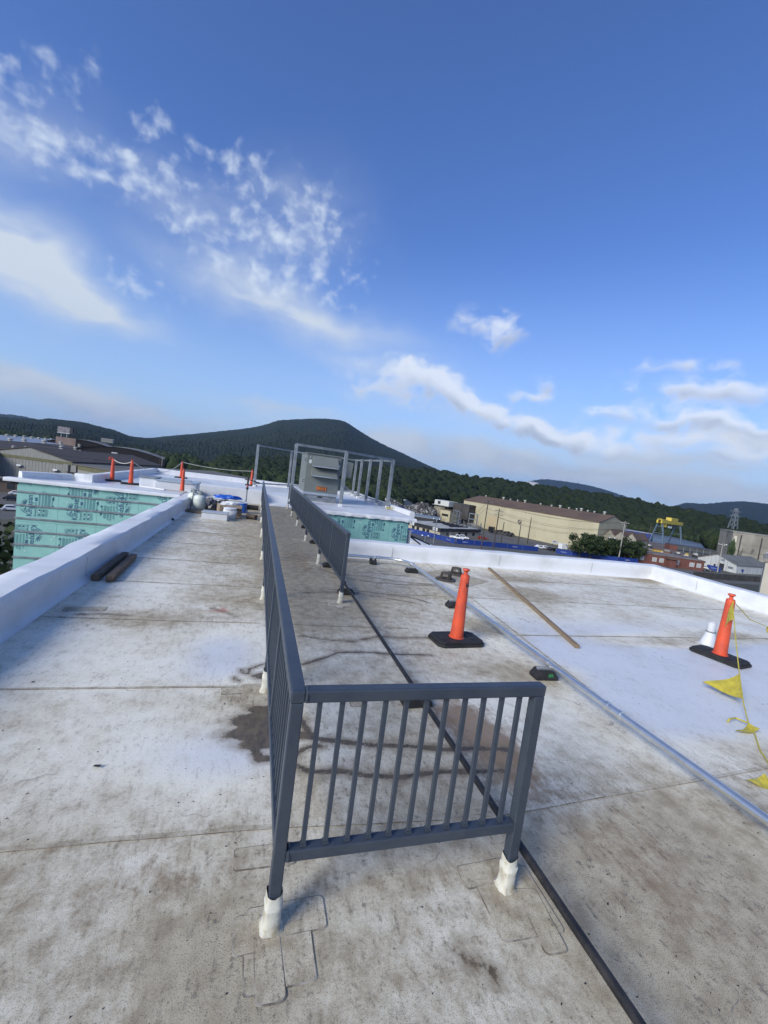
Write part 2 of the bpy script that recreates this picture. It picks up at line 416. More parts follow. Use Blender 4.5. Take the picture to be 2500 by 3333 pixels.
POOLS = [(870, 2310, .15, .07), (850, 2345, .22, .10), (850, 2385, .24, .09), (815, 2345, .10, .08), (850, 2420, .14, .06), (868, 2200, .12, .06), (985, 2392, .05, .03)]
SPOTS = [(1493, 3068, .016), (1480, 3093, .012), (1505, 3105, .022), (1520, 3125, .02), (1537, 3135, .014), (1555, 3138, .012), (1578, 3140, .018), (1600, 3160, .03), (1612, 3180, .022), (1616, 3205, .012)]

xs = np.concatenate([np.arange(RX0, 4.0, .025), np.arange(4.0, RX1-.04, .09), [RX1]])
ys = np.concatenate([np.arange(-3, .8, .2), np.arange(.8, 6.5, .025), np.arange(6.5, RY1-.03, .05), np.arange(RY1, NY1-.05, .09), [NY1]])
X, Y = np.meshgrid(xs, ys)
Z = .006*np.sin(X*.9+.4)*np.sin(Y*.7)*np.clip((Y-9)/3, 0, 1)
Z[(X < RX0+.3)] *= .2
sm = lambda v, a, b: np.clip((v-a)/(b-a), 0, 1)**2*(3-2*np.clip((v-a)/(b-a), 0, 1))
ga = lambda cx, cy, rx, ry: np.exp(-((X-cx)/rx)**2-((Y-cy)/ry)**2)
dirt = .27+.42*sm(Y, 2.9, 1.9)+.18*sm(Y, 7, 10)*sm(X, 2.4, 1.2)
dirt += .55*sm(X, .0, .5)*sm(X, 2.1, 1.5)*sm(Y, 4.4, 6.5) + .25*sm(X, .2, .5)*sm(X, 3.2, 1.6)*sm(Y, 1.9, 2.6)
dirt -= .25*sm(X, 3.0, 4.0)*sm(Y, 2.0, 3.0)
dirt += .45*sm(X, 1.35, 1.9)*sm(X, 3.3, 2.7)*sm(Y, 2.3, 1.6)
dirt += .35*sm(X, -1.4, -.2)*sm(Y, 4.6, 7) - .20*ga(.0, 2.75, .5, .45) - .25*ga(-.15, 4.3, .35, .6)
for yy in POST_L: dirt += .5*ga(XL-.15, yy-.1, .3, .25)
for yy in POST_R: dirt += .5*ga(XR, yy-.15, .4, .25)
for x_, y_, rx, ry, a in [(5.4, 7.2, .6, .5, .8), (6.0, 8.4, .7, .25, .7), (8.0, 5.2, 1.0, .25, .6), (3.3, 5.3, .35, .3, .8), (3.0, 3.9, .6, .25, .6), (6.4, 4.9, 1.2, .22, .6), (10.8, 9.3, .9, .3, .9), (7.0, 2.4, .8, .2, .4), (9.2, 3.0, .6, .3, .5), (-1.0, 5.3, .9, .3, .5)]: dirt += a*ga(x_, y_, rx, ry)
rust = 1.15*ga(1.95, 2.75, .24, .55)+.5*ga(1.75, 3.2, .3, .5)+.45*ga(2.3, 1.6, .3, .5)+.35*ga(-.3, 2.0, .35, .15)+.5*ga(1.0, 9.0, .5, 1.5)+.8*ga(10.9, 9.4, .35, .15)+.4*ga(-1.3, 2.1, .3, .2)
rust += .5*ga(.2, 15.5, .8, .6)
r0 = spot(720, 1985)
red = .9*ga(r0.x+.02, r0.y, .10, .17)+.55*ga(r0.x-.16, r0.y-.05, .25, .05)
d = np.full(X.shape, 9.0)
for pts, hw in RUNS: d = np.minimum(d, seg_dist(X, Y, gl(pts))-hw)
for px, py, rx, ry in POOLS:
    c0 = spot(px, py)
    d = np.minimum(d, (np.hypot((X-c0.x)/rx, (Y-c0.y)/ry)-1)*min(rx, ry))
for px, py, r_ in SPOTS:
    c0 = spot(px, py); d = np.minimum(d, np.hypot(X-c0.x, Y-c0.y)-r_*.7+.006)
wet = np.where(d < 0, np.clip(.54-d/.10, 0, 1), np.clip(.54-d/.14, 0, 1))
ny, nx = X.shape
keep_i = []
idx = np.arange(nx*ny).reshape(ny, nx)
cxm = (xs[:-1]+xs[1:])/2; cym = (ys[:-1]+ys[1:])/2
CXM, CYM = np.meshgrid(cxm, cym)
keep = (CYM < RY1) | (CXM < NX1)
quads = np.stack([idx[:-1, :-1], idx[:-1, 1:], idx[1:, 1:], idx[1:, :-1]], -1)[keep]
me = bpy.data.meshes.new('roof')
verts = np.stack([X, Y, Z], -1).reshape(-1, 3)
me.vertices.add(len(verts)); me.vertices.foreach_set('co', verts.ravel())
me.loops.add(quads.size); me.loops.foreach_set('vertex_index', quads.ravel())
me.polygons.add(len(quads)); me.polygons.foreach_set('loop_start', np.arange(0, quads.size, 4)); me.polygons.foreach_set('loop_total', np.full(len(quads), 4))
me.update(calc_edges=True)
for nm, arr in (('dirt', np.clip(dirt, 0, 1.6)), ('wet', wet), ('rust', np.clip(rust, 0, 1.3)), ('red', red)):
    a = me.attributes.new(nm, 'FLOAT', 'POINT'); a.data.foreach_set('value', arr.ravel().astype(np.float32))
me.materials.append(M_ROOF)
me.polygons.foreach_set('use_smooth', np.ones(len(quads), bool))
roof = link('roof', me); tag(roof, kind='structure')

# welded laps between the membrane sheets
def lap(pts, wdt=.03, z=.004, dark=.0038):
    b = MB(); n = len(pts)
    for i in range(n-1):
        p, q = Vector((*pts[i], 0)), Vector((*pts[i+1], 0)); d_ = (q-p); L = d_.length; d_.normalize(); s_ = Vector((-d_.y, d_.x, 0))
        k = max(2, int(L/.3)); prev = None
        for j in range(k+1):
            c = p+d_*(L*j/k); e = dark*(1+.7*wob(c.x*5, c.y*5)); o_ = s_*(.006*wob(c.x*2.2, c.y*2.2))
            cur = [c+o_, c+o_+s_*e, c+o_+s_*(e+wdt)]
            cur = [Vector((v.x, v.y, z if u < 2 else z-.0015)) for u, v in enumerate(cur)]
            if prev:
                b.cur = 0; b.poly([prev[0], cur[0], cur[1], prev[1]]); b.cur = 1; b.poly([prev[1], cur[1], cur[2], prev[2]])
            prev = cur
    return b.build('membrane_lap', [M_PATCHRIM, M_LAP], roof)

lap([(RX0+.05, 2.235), (.1, 2.19), (1.3, 2.10)]); lap([(1.5, 2.085), (4.3, 2.24), (RX1-.1, 2.3)])
lap([(RX0+.05, 3.72), (.2, 3.70)], dark=.003); lap([(RX0+.05, 5.26), (.2, 5.22)], dark=.004); lap([(.3, 5.22), (2.1, 5.16)], dark=.004); lap([(RX0+.05, 6.75), (RX1-.1, 6.72)], dark=.003); lap([(RX0+.05, 8.25), (2.0, 8.2)], dark=.004)
lap([(5.0, 8.28), (RX1-.1, 8.4)], dark=.003); lap([(3.6, 5.0), (RX1-.1, 5.1)], dark=.003); lap([(RX0+.05, 9.8), (1.9, 9.75)]); lap([(RX0+.05, 11.3), (1.9, 11.3)]); lap([(RX0+.05, 13.0), (1.9, 12.9)])
lap([(3.55, 3.0), (4.1, 9.4)], dark=.002)

def round_rect(w_, h_, r=.022, n=4):
    out = []
    for cx, cy, a0 in ((w_/2-r, h_/2-r, 0), (-w_/2+r, h_/2-r, 90), (-w_/2+r, -h_/2+r, 180), (w_/2-r, -h_/2+r, 270)):
        for k in range(n+1):
            a = R(a0+90*k/n); out.append((cx+r*math.cos(a), cy+r*math.sin(a)))
    return out

def patch(cx, cy, w_, h_, rz=0., z=.009):
    z = .0015+z*.22
    b = MB(); pts = round_rect(w_, h_); sh = [(x*(1-.010/w_), y*(1-.010/h_)) for x, y in pts]; n = len(pts)
    ca, sa = math.cos(rz), math.sin(rz)
    def T(p, zz): return (cx+p[0]*ca-p[1]*sa+.004*wob(p[0]*20+cx, p[1]*20+cy), cy+p[0]*sa+p[1]*ca+.004*wob(p[1]*18, p[0]*19+cx), zz)
    b.cur = 1; b.poly([T(p, z+.001) for p in sh])
    b.cur = 0
    for i in range(n):
        j = (i+1) % n; b.poly([T(pts[i], z-.001), T(pts[j], z-.001), T(sh[j], z+.001), T(sh[i], z+.001)])
        b.poly([T(pts[i], -.002), T(pts[j], -.002), T(pts[j], z-.001), T(pts[i], z-.001)])
    return b.build('membrane_patch', [M_PATCHRIM, M_PATCH], roof)
for xx, lst in ((XL, POST_L), (XR, POST_R)):
    for i, yy in enumerate(lst):
        if i == 0 and xx == XL: continue
        patch(xx-.02, yy-.02, .36, .30, .1*wob(yy, xx)); patch(xx-.17, yy+.02, .38, .11, .08*wob(xx, yy), .012)
        if i < 3: patch(xx-.04, yy-.14, .12, .20, 0, .012)
patch(XL+.03, 1.60, .28, .32, .02, .007); patch(XL+.07, 1.70, .34, .15, .03, .0105); patch(XL-.01, 1.53, .115, .26, .04, .014); patch(XL-.09, 1.66, .12, .16, 0, .0125); patch(XL-.02, 2.02, .30, .13, 0, .011)
patch(1.40, 1.60, .33, .34, -.02, .007); patch(1.36, 1.76, .36, .13, .05, .0105); patch(1.47, 1.50, .115, .30, -.10, .014); patch(1.46, 2.05, .38, .14, .02, .011); patch(1.12, 3.62, .17, .17, .2, .008)
patch(4.2, 8.2, 1.15, 1.15, .62, .006); patch(-1.75, 5.55, .42, .16, .1, .008); patch(1.0, 3.4, .12, .12, 0, .008)

# scuffs and blown grit on the near membrane
M_SCUFF = mat('rubber_scuff', (.20, .175, .14), .8, c2=(.42, .38, .31), scale=14, lo=.4, hi=.6)
rs = random.Random(21)
for k in range(34):
    cx, cy = (rs.uniform(1.6, 3.0), rs.uniform(1.1, 2.2)) if k < 16 else (rs.uniform(-1.9, 3.0), rs.uniform(1.3, 4.6))
    r_, a0, L_ = rs.uniform(.04, .22), rs.uniform(0, 6.28), rs.uniform(.5, 1.7); b = MB(); prev = None
    for i in range(11):
        a = a0+L_*i/10; rr_ = r_*(1+.1*math.sin(i)); hw = .0022*math.sin(math.pi*(i+.4)/10.8)*rs.uniform(.6, 1.5); cur = [(cx+(rr_-hw)*math.cos(a), cy+(rr_-hw)*.7*math.sin(a), .0035), (cx+(rr_+hw)*math.cos(a), cy+(rr_+hw)*.7*math.sin(a), .0035)]
        if prev: b.poly([prev[0], prev[1], cur[1], cur[0]])
        prev = cur
    b.build('scuff_mark', M_SCUFF, roof)
b = MB()
for k in range(420):
    x_, y_ = rs.uniform(-2.0, 4.2), 1.0+5.2*rs.random()**1.6; s_ = rs.uniform(.0018, .0045)*(1 if rs.random() < .97 else 2.0); a = rs.uniform(0, 6.28); q = [(x_+s_*e*math.cos(a+t_), y_+s_*e*math.sin(a+t_)) for e, t_ in ((1.4, 0), (.7, 1.5), (1.1, 3.0), (.6, 4.6))]
    b.prism(q, .001, .001+s_*.6)
tag(b.build('grit_flakes', M_BLACK, roof), kind='stuff')

# ------------------------------------------------------------------ parapets
def parapet(label, p, q, thick, h, zb=0., m=M_WHITE, side=1, name='parapet', wave=.012, crown=.02, step=.35):
    """run from p to q; the roof side face lies on p-q, thickness to the given side; the skin is slightly uneven"""
    b = MB(); p, q = Vector((*p, 0)), Vector((*q, 0)); d_ = q-p; L = d_.length; d_.normalize(); s_ = Vector((-d_.y, d_.x, 0))*side
    prof = [(-.07, .002), (-.025, .02), (0, .07), (.0, h*.55), (.004, h-.04), (.03, h-.004), (thick*.5, h+crown*.2), (thick-.03, h-.004+crown*.3), (thick, h-.04), (thick, -.25)]
    k = max(2, int(L/step)); n = len(prof)
    for j in range(k+1):
        c = p+d_*(L*j/k)
        for u, (o_, z_) in enumerate(prof):
            ww = wave*wob(L*j/k*1.3+p.x, u*.9+p.y); wz = wave*.8*wob(L*j/k*1.1+p.y+3, 2.0)
            v = c+s_*(o_+(ww if u in (3, 4, 5, 7, 8) else 0)); b.v.append((v.x, v.y, zb+z_+(wz if 4 <= u <= 8 else 0)))
    for j in range(k):
        for u in range(n-1): b.face([j*n+u, (j+1)*n+u, (j+1)*n+u+1, j*n+u+1])
    b.face(range(n)); b.face([k*n+i for i in range(n)])
    o = b.build(name, m, smooth=True)
    tag(o, label, 'parapet')
    # vertical laps of the covering
    for t_ in np.arange(1.1+.4*rng.random(), L-.3, 2.9):
        c = p+d_*t_; e = MB()
        e.poly([c-s_*.004+Vector((0, 0, zb+.03)), c-s_*.004+d_*.008+Vector((0, 0, zb+.03)), c-s_*.016+d_*.008+Vector((0, 0, zb+h-.06)), c-s_*.016+Vector((0, 0, zb+h-.06))])
        e.build('vertical_lap', M_PATCHRIM, o)
    return o
parapet('low white parapet running past the two dark timbers', (RX0, 19.55), (RX0, -3), .40, .38, side=-1, wave=.02)
parapet('white cross parapet behind the roof drains and the tan board', (NX1, RY1), (RX1+.4, RY1), .36, .385, side=1)
parapet('brightest white parapet behind the pennant cone', (RX1, RY1), (RX1, -3), .36, .385, side=1, m=M_CLEAN)
parapet('low curb at the right foot of the walkway neck', (NX1-.02, RY1+.05), (NX1-.02, 16.2), .14, .10, side=-1, wave=.004)

# ------------------------------------------------------------------ far roof (a step higher)
FZ, BY = .38, 28.3
WX0 = -7.25
P1, P2 = spot(300, 1571, FZ), spot(495, 1544, FZ)
M_FAR = mat('far_roof_membrane', (.66, .67, .68), .42, c2=(.46, .45, .41), scale=.55, lo=.42, hi=.7, c3=(.25, .23, .2), scale3=6, th3=.64, detail=9)
b = MB()
C1 = spot(236, 1540, .65)
WING = [(WX0, 16.28), (-2.55, 16.28), (-2.55, BY), (P2.x-.1, BY), (P1.x, P1.y), (C1.x, P1.y+.02)]
b.poly([(x_, y_, FZ) for x_, y_ in WING])
b.poly([(-2.55, 20.6, FZ), (.25, 20.6, FZ), (.25, BY, FZ), (-2.55, BY, FZ)])
b.poly([(.25, 21.0, FZ), (NX1, 21.0, FZ), (NX1, BY, FZ), (.25, BY, FZ)])
b.poly([(.25, NY1, .002), (NX1, NY1, .002), (NX1, 21.0, FZ), (.25, 21.0, FZ)])
b.poly([(NX1, 16.32, FZ), (6.3, 16.32, FZ), (6.3, BY, FZ), (NX1, BY, FZ)])
b.poly([(NX1+.002, 9.9, -.3), (NX1+.002, 16.32, -.3), (NX1+.002, 16.32, FZ), (NX1+.002, 21, FZ), (NX1+.002, 19.6, 0.01), (NX1+.002, 9.9, 0.01)])
tag(b.build('far_roof', M_FAR), kind='structure')
b = MB(); b.box((-2.56, 19.62, -.2), (.25, 20.62, .61)); b.box((-2.56, 20.62, -.2), (.25, 21.2, .60))
raised = b.build('raised_curb', M_CLEAN, bevel=.03); tag(raised, 'white membrane covered step wall behind the gas cylinders', 'curb')
parapet('white parapet behind the rope-linked orange cones', (P1.x, P1.y), (P2.x-.1, BY), .28, .27, FZ, side=1)
parapet('far white parapet in front of the dark low roof', (P2.x-.1, BY), (6.5, BY), .3, .28, FZ, side=1, m=M_CLEAN)
parapet('white curb outside the row of steel posts', (6.42, BY-.1), (6.42, 17.4), .22, .20, FZ, side=1, m=M_CLEAN)
parapet('short white parapet at the notch of the far roof', (C1.x+.02, P1.y+.02), (P1.x, P1.y), .26, .27, FZ, side=1)
parapet('white parapet along the open left edge of the far roof', (WX0+.02, 16.5), (C1.x, P1.y), .22, .22, FZ, side=1)

# body of the building below the roofs
b = MB()
b.box((-2.54, -3, -20), (11.5, 9.90, -.06)); b.box((-2.54, 9.90, -20), (NX1-.01, 19.6, -.06)); b.box((-2.57, 19.6, -20), (NX1-.02, BY+.3, -.22))
b.prism([(x_*.995-.01, y_+.06) for x_, y_ in WING], -20, FZ-.04); b.box((NX1-.01, 16.38, -20), (6.2, BY+.3, -.1))
body = b.build('roof_building', mat('grey_stucco', (.42, .42, .40), .8, c2=(.36, .36, .34), scale=1))
tag(body, 'white roofed building under the walkway and the green boards', 'building')

# ------------------------------------------------------------------ printed insulation walls
def text_pts(s, length, bold=0.0):
    cu = bpy.data.curves.new('t', 'FONT'); cu.body = s; cu.resolution_u = 2; cu.offset = bold
    ob = bpy.data.objects.new('t', cu); col.objects.link(ob)
    me_ = bpy.data.meshes.new_from_object(ob.evaluated_get(bpy.context.evaluated_depsgraph_get()))
    V = [tuple(v.co[:2]) for v in me_.vertices]; F = [tuple(p.vertices) for p in me_.polygons]
    bpy.data.objects.remove(ob); bpy.data.curves.remove(cu); bpy.data.meshes.remove(me_)
    x0, x1 = min(v[0] for v in V), max(v[0] for v in V); k = length/(x1-x0)
    return [((v[0]-x0)*k, v[1]*k) for v in V], F
def add_text(b, s, length, x, z, bold=.012, up=True, y=0.0, tall=1.0):
    V, F = text_pts(s, length, bold); n = len(b.v)
    b.v += [((x-v[1]*tall, y, z+v[0]) if up else (x+v[0], y, z+v[1]*tall)) for v in V]
    for f in F: b.face([n+i for i in f])
def print_mesh():
    b = MB(); B4 = lambda x0, x1, z0, z1: b.poly([(x0, 0, z0), (x1, 0, z0), (x1, 0, z1), (x0, 0, z1)])
    def blade(pts, wd):
        n = len(pts); L = []; Rr = []
        for i, (x, z) in enumerate(pts):
            a, c = pts[max(i-1, 0)], pts[min(i+1, n-1)]; dx, dz = c[0]-a[0], c[1]-a[1]; l = math.hypot(dx, dz)+1e-9
            hw = wd*math.sin(math.pi*(i+.25)/(n-.5)); L.append((x-dz/l*hw, 0, z+dx/l*hw)); Rr.append((x+dz/l*hw, 0, z-dx/l*hw))
        for i in range(n-1): b.poly([L[i], Rr[i], Rr[i+1], L[i+1]])
    for k in range(6):          # crest: a fan of curved strokes
        a0 = R(200-k*23); cx, cz = .155, .33
        blade([(cx+r*math.cos(a0-.5*(r-.04)*4), cz+r*1.45*math.sin(a0-.5*(r-.04)*4)) for r in (.03, .06, .09, .12, .15)], .013)
    blade([(.02, .24), (.06, .16), (.11, .14), (.15, .18), (.17, .25)], .016); blade([(.07, .23), (.11, .20), (.15, .24), (.19, .36)], .013); blade([(.10, .12), (.15, .10), (.20, .16), (.21, .24)], .012)
    add_text(b, 'Kingspan', .68, .335, 0, .018, tall=1.12)
    add_text(b, 'GreenGuard', .46, .455, .0, .014); B4(.40, .47, .50, .62)
    b.cur = 1
    for x, z0, z1, n in ((.50, .32, .80, 3), (.585, .32, .86, 3), (.66, .34, .84, 4), (.745, .33, .80, 5), (.86, .36, .66, 2)):
        for i in range(n):
            e = z1-.12*abs(wob(i*2.3+x*9, x*7)); B4(x+i*.017, x+i*.017+.009, z0, e)
    for i in range(3): B4(.70+i*.028, .712+i*.028, .02, .26)
    b.cur = 0
    B4(.86, .92, .34, .40); B4(.88, .92, .55, .68); B4(.855, .90, .60, .64)
    for x, z in ((.49, 0), (.49, .145), (.60, .145), (.60, 0)):          # handling symbols in boxes
        for q in ((x, x+.10, z, z+.004), (x, x+.10, z+.13, z+.134), (x, x+.004, z, z+.134), (x+.096, x+.10, z, z+.134)): B4(*q)
        blade([(x+.02, z+.03), (x+.045, z+.06), (x+.08, z+.10)], .016); blade([(x+.025, z+.10), (x+.05, z+.07), (x+.08, z+.03)], .014)
    return b.mesh('printed_lettering', [M_INK, M_INKL])
PRINT = print_mesh()
def on_plane(px, py, y):
    d = look(px, py); t = y/d[1]
    return d[0]*t, EYE+d[2]*t
def stamp(parent, x, y, z, flip, x0, x1, zmax, ox):
    bm = bmesh.new(); bm.from_mesh(PRINT)
    bmesh.ops.transform(bm, matrix=Matrix.Translation((x, y, z)) @ (Matrix.Rotation(math.pi, 4, 'Y') if flip else Matrix.Identity(4)), verts=bm.verts)
    for co, no in (((0, 0, zmax), (0, 0, 1)), ((x0, 0, 0), (-1, 0, 0)), ((x1, 0, 0), (1, 0, 0))):
        bmesh.ops.bisect_plane(bm, geom=bm.verts[:]+bm.edges[:]+bm.faces[:], plane_co=co, plane_no=no, clear_outer=True)
    if bm.faces:
        me_ = bpy.data.meshes.new('printed_lettering'); bm.to_mesh(me_); me_.materials.append(M_INK); me_.materials.append(M_INKL)
        o = link('printed_lettering', me_, parent)
        o.location = (-ox[0], -ox[1], -ox[2])
    bm.free()
def board_wall(label, x0, x1, y, ztop, zbot, seams, rows, prints, girts, over, wavy):
    wll = thing('insulated_wall', (x0, y, ztop), label, 'wall')
    O = (x0, y, ztop)
    boards = []
    xs_ = [x0]+sorted(s for s in seams if x0+.05 < s < x1-.05)+[x1]; zs_ = [ztop]+sorted((r for r in rows if zbot < r < ztop), reverse=True)+[zbot]
    for a, c in zip(xs_[:-1], xs_[1:]):
        for zt, zb in zip(zs_[:-1], zs_[1:]):
            o = MB().box((a+.003-x0, 0, zb+.003-ztop), (c-.003-x0, .05, zt-.003-ztop)).build('insulation_board', M_GREEN, wll)
            boards.append((o, a, c, zb, zt))
    for x, z, fl in prints:
        own = next((bo for bo in boards if bo[1] <= x < bo[2] and bo[3] <= z+(-.1 if fl else .1) < bo[4]), boards[0])
        stamp(own[0], x, y-.004, z, fl, x0, x1, ztop-.01, O)
    for z in girts:
        gm = MB(); L = x1-x0
        gm.box((-.02, -.022, z-ztop-.006), (L, -.002, z-ztop+.004)); gm.box((-.02, -.034, z-ztop+.004), (L, -.002, z-ztop+.030))
        gm.box((-.02, -.016, z-ztop+.030), (L, -.002, z-ztop+.05))
        gm.build('girt', M_GALVD, wll)
    for _ in range(int((x1-x0)*4)):
        wx, wz = rng.uniform(.1, x1-x0-.1), -rng.uniform(.2, min(2.6, ztop-zbot))
        c_ = MB(); c_.lathe([(.001, .0), (.03, .0), (.026, .005), (.001, .006)], 8)
        c_.build('washer', mat('pale_washer', (.42, .58, .54), .5), wll, loc=(wx, -.001, wz), rot=(R(90), 0, 0))
    # white flap over the top edge
    e = MB(); k = 40; L = x1-x0+over[0]+over[1]
    for i in range(k+1):
        xx = -over[0]+L*i/k; wv = wavy*wob(i*.55, 1.2); dr = over[2]+wavy*.9*wob(i*.8, 4.0)
        e.v += [(xx, .25, .075), (xx, -.06+wv, .075+wv*.3), (xx, -.085+wv, .03), (xx, -.08+wv*1.6, .06-dr), (xx, -.05+wv, .06-dr+.006), (xx, -.055+wv, .045)]
    for i in range(k):
        for u in range(5): e.face([i*6+u, (i+1)*6+u, (i+1)*6+u+1, i*6+u+1])
    e.build('edge_flap', M_CLEAN, wll, smooth=True)
    return wll
YL_, YR_ = 16.25, 16.30
def lp(px, py, fl=False, y=YL_): a = on_plane(px, py, y); return (a[0], a[1], fl)
xl0 = on_plane(55, 1600, YL_)[0]
zl = [on_plane(70, py, YL_)[1] for py in (1602, 1647, 1690, 1733, 1777, 1818, 1858)]
dz = (zl[0]-zl[-1])/6
board_wall('tall green printed insulation wall with steel girts beside the left parapet', xl0, -2.57, YL_, .33, -7.0,
           [on_plane(px, 1640, YL_)[0] for px in (190, 318, 452)], [on_plane(100, 1700, YL_)[1], on_plane(100, 1700, YL_)[1]-2.44],
           [lp(212, 1690), lp(62, 1677), lp(365, 1622), lp(507, 1636), lp(142, 1711, True), lp(299, 1726, True), lp(431, 1622, True), lp(330, 1560, True), lp(180, 1505, True), lp(50, 1490, True), lp(60, 1930), lp(200, 1820, True)],
           [zl[0]-dz*i for i in range(14)], (.35, .05, .10), .006)
xr1 = on_plane(1328, 1725, YR_)[0]; o2 = on_plane(1269, 1758, YR_)
board_wall('short green printed insulation wall under the steel post frame', NX1+.03, xr1, YR_, .31, -6.0,
           [o2[0]-.10-1.22*i for i in range(4)], [-2.0], [(o2[0]-1.22*i, o2[1], False) for i in range(-1, 4)]+[(o2[0]-1.22*i, o2[1]-1.25, False) for i in range(-1, 4)], [], (.05, .30, .13), .028)

# ------------------------------------------------------------------ railings
TOPZ, RW = 1.07, .055
def picket_mesh():
    b = MB(); b.box((-.0095, -.0095, .375), (.0095, .0095, TOPZ-RW+.002)); b.box((-.013, -.013, .368), (.013, .013, .378))
    return b.mesh('picket', M_RAIL)
PICKET = picket_mesh()
def boot_mesh(seed):
    b = MB(); rr = random.Random(seed); n = 20; rows = [(0.0, .052), (.012, .040), (.03, .0375), (.06, .0365), (.09, .0365), (.112, .039), (.117, .0355), (.14, .035), (.155, .034), (.165, .0335)]
    for z, r in rows:
        for j in range(n):
            a = 2*math.pi*j/n; k = r*(1+.045*rr.uniform(-1, 1))/max(abs(math.cos(a)), abs(math.sin(a)))**.55
            b.v.append((k*math.cos(a), k*math.sin(a), z+(.008*math.sin(a*2+seed) if z > .1 else .004*rr.uniform(-1, 1))))
    for i in range(len(rows)-1):
        for j in range(n): b.face([i*n+j, i*n+(j+1) % n, (i+1)*n+(j+1) % n, (i+1)*n+j])
    b.cur = 1; t_ = (len(rows)-1)*n
    m_ = len(b.v); b.v += [(v[0]*.86, v[1]*.86, v[2]-.006) for v in b.v[t_:t_+n]]
    for j in range(n): b.face([t_+j, t_+(j+1) % n, m_+(j+1) % n, m_+j])
    return b.mesh('post_boot', [M_BOOT, M_CAULK])
BOOTS = [boot_mesh(k) for k in range(4)]
def leg(rail, x, y, first=False):
    w_ = .052
    MB().box((-w_/2, -w_/2, .01), (w_/2, w_/2, TOPZ-RW)).build('post', M_RAIL, rail, bevel=.005, loc=(x, y, 0))
    o = link('post_boot', BOOTS[rng.randrange(4)], rail, True, loc=(x, y, .004), rot=(0, 0, rng.uniform(-.1, .1)))
    o.scale = (1, 1, 1.0 if first else rng.uniform(1.0, 1.35))
def run(rail, x, legs, ox, oy, skip_first=False):
    y0, y1 = legs[0], legs[-1]
    MB().bar((x-ox, y0-oy-RW/2, TOPZ-RW/2), (x-ox, y1-oy+RW/2, TOPZ-RW/2), RW+.006, RW).build('top_rail', M_RAIL, rail, bevel=.008)
    MB().bar((x-ox, y0-oy, .34), (x-ox, y1-oy, .34), .045, .05).build('bottom_rail', M_RAIL, rail, bevel=.005)
    for i, yy in enumerate(legs):
        if not (skip_first and i == 0): leg(rail, x-ox, yy-oy, yy < 2)
    mids = [(a+c)/2 for a, c in zip(legs[:-1], legs[1:])]
    for yy in mids: MB().box((-.021, -.021, .365), (.021, .021, TOPZ-RW)).build('middle_post', M_RAIL, rail, bevel=.004, loc=(x-ox, yy-oy, 0))
    stops = sorted(legs+mids)
    for a, c in zip(stops[:-1], stops[1:]):
        k = max(1, round((c-a)/.0957)-1)
        for i in range(1, k+1): link('picket', PICKET, rail, loc=(x-ox, a+(c-a)*i/(k+1)-oy, 0))
rail = thing('guard_railing', (XL, POST_L[0], 0), 'long charcoal picket railing with a short end panel turning the corner', 'railing')
run(rail, XL, POST_L, XL, POST_L[0])
EX = 1.392
MB().bar((RW/2, 0, TOPZ-RW/2), (EX-XL+RW/2, 0, TOPZ-RW/2), RW, RW).build('end_top_rail', M_RAIL, rail, bevel=.008)
MB().bar((.025, 0, .34), (EX-XL-.025, 0, .34), .05, .052).build('end_bottom_rail', M_RAIL, rail, bevel=.006)
leg(rail, EX-XL, 0, True)
for i in range(1, 12): link('picket', PICKET, rail, loc=((EX-XL)*i/12, 0, 0))
for z_ in (.34, TOPZ-RW/2):
    MB().lathe([(.031, -.003), (.036, 0), (.031, .006)], 10).build('weld_collar', M_RAIL, rail, True, loc=(.036, 0, z_), rot=(0, R(90), 0))
rail2 = thing('guard_railing', (XR, POST_R[0], 0), 'straight charcoal picket railing nearer the galvanised conduit', 'railing')
run(rail2, XR, POST_R, XR, POST_R[0])

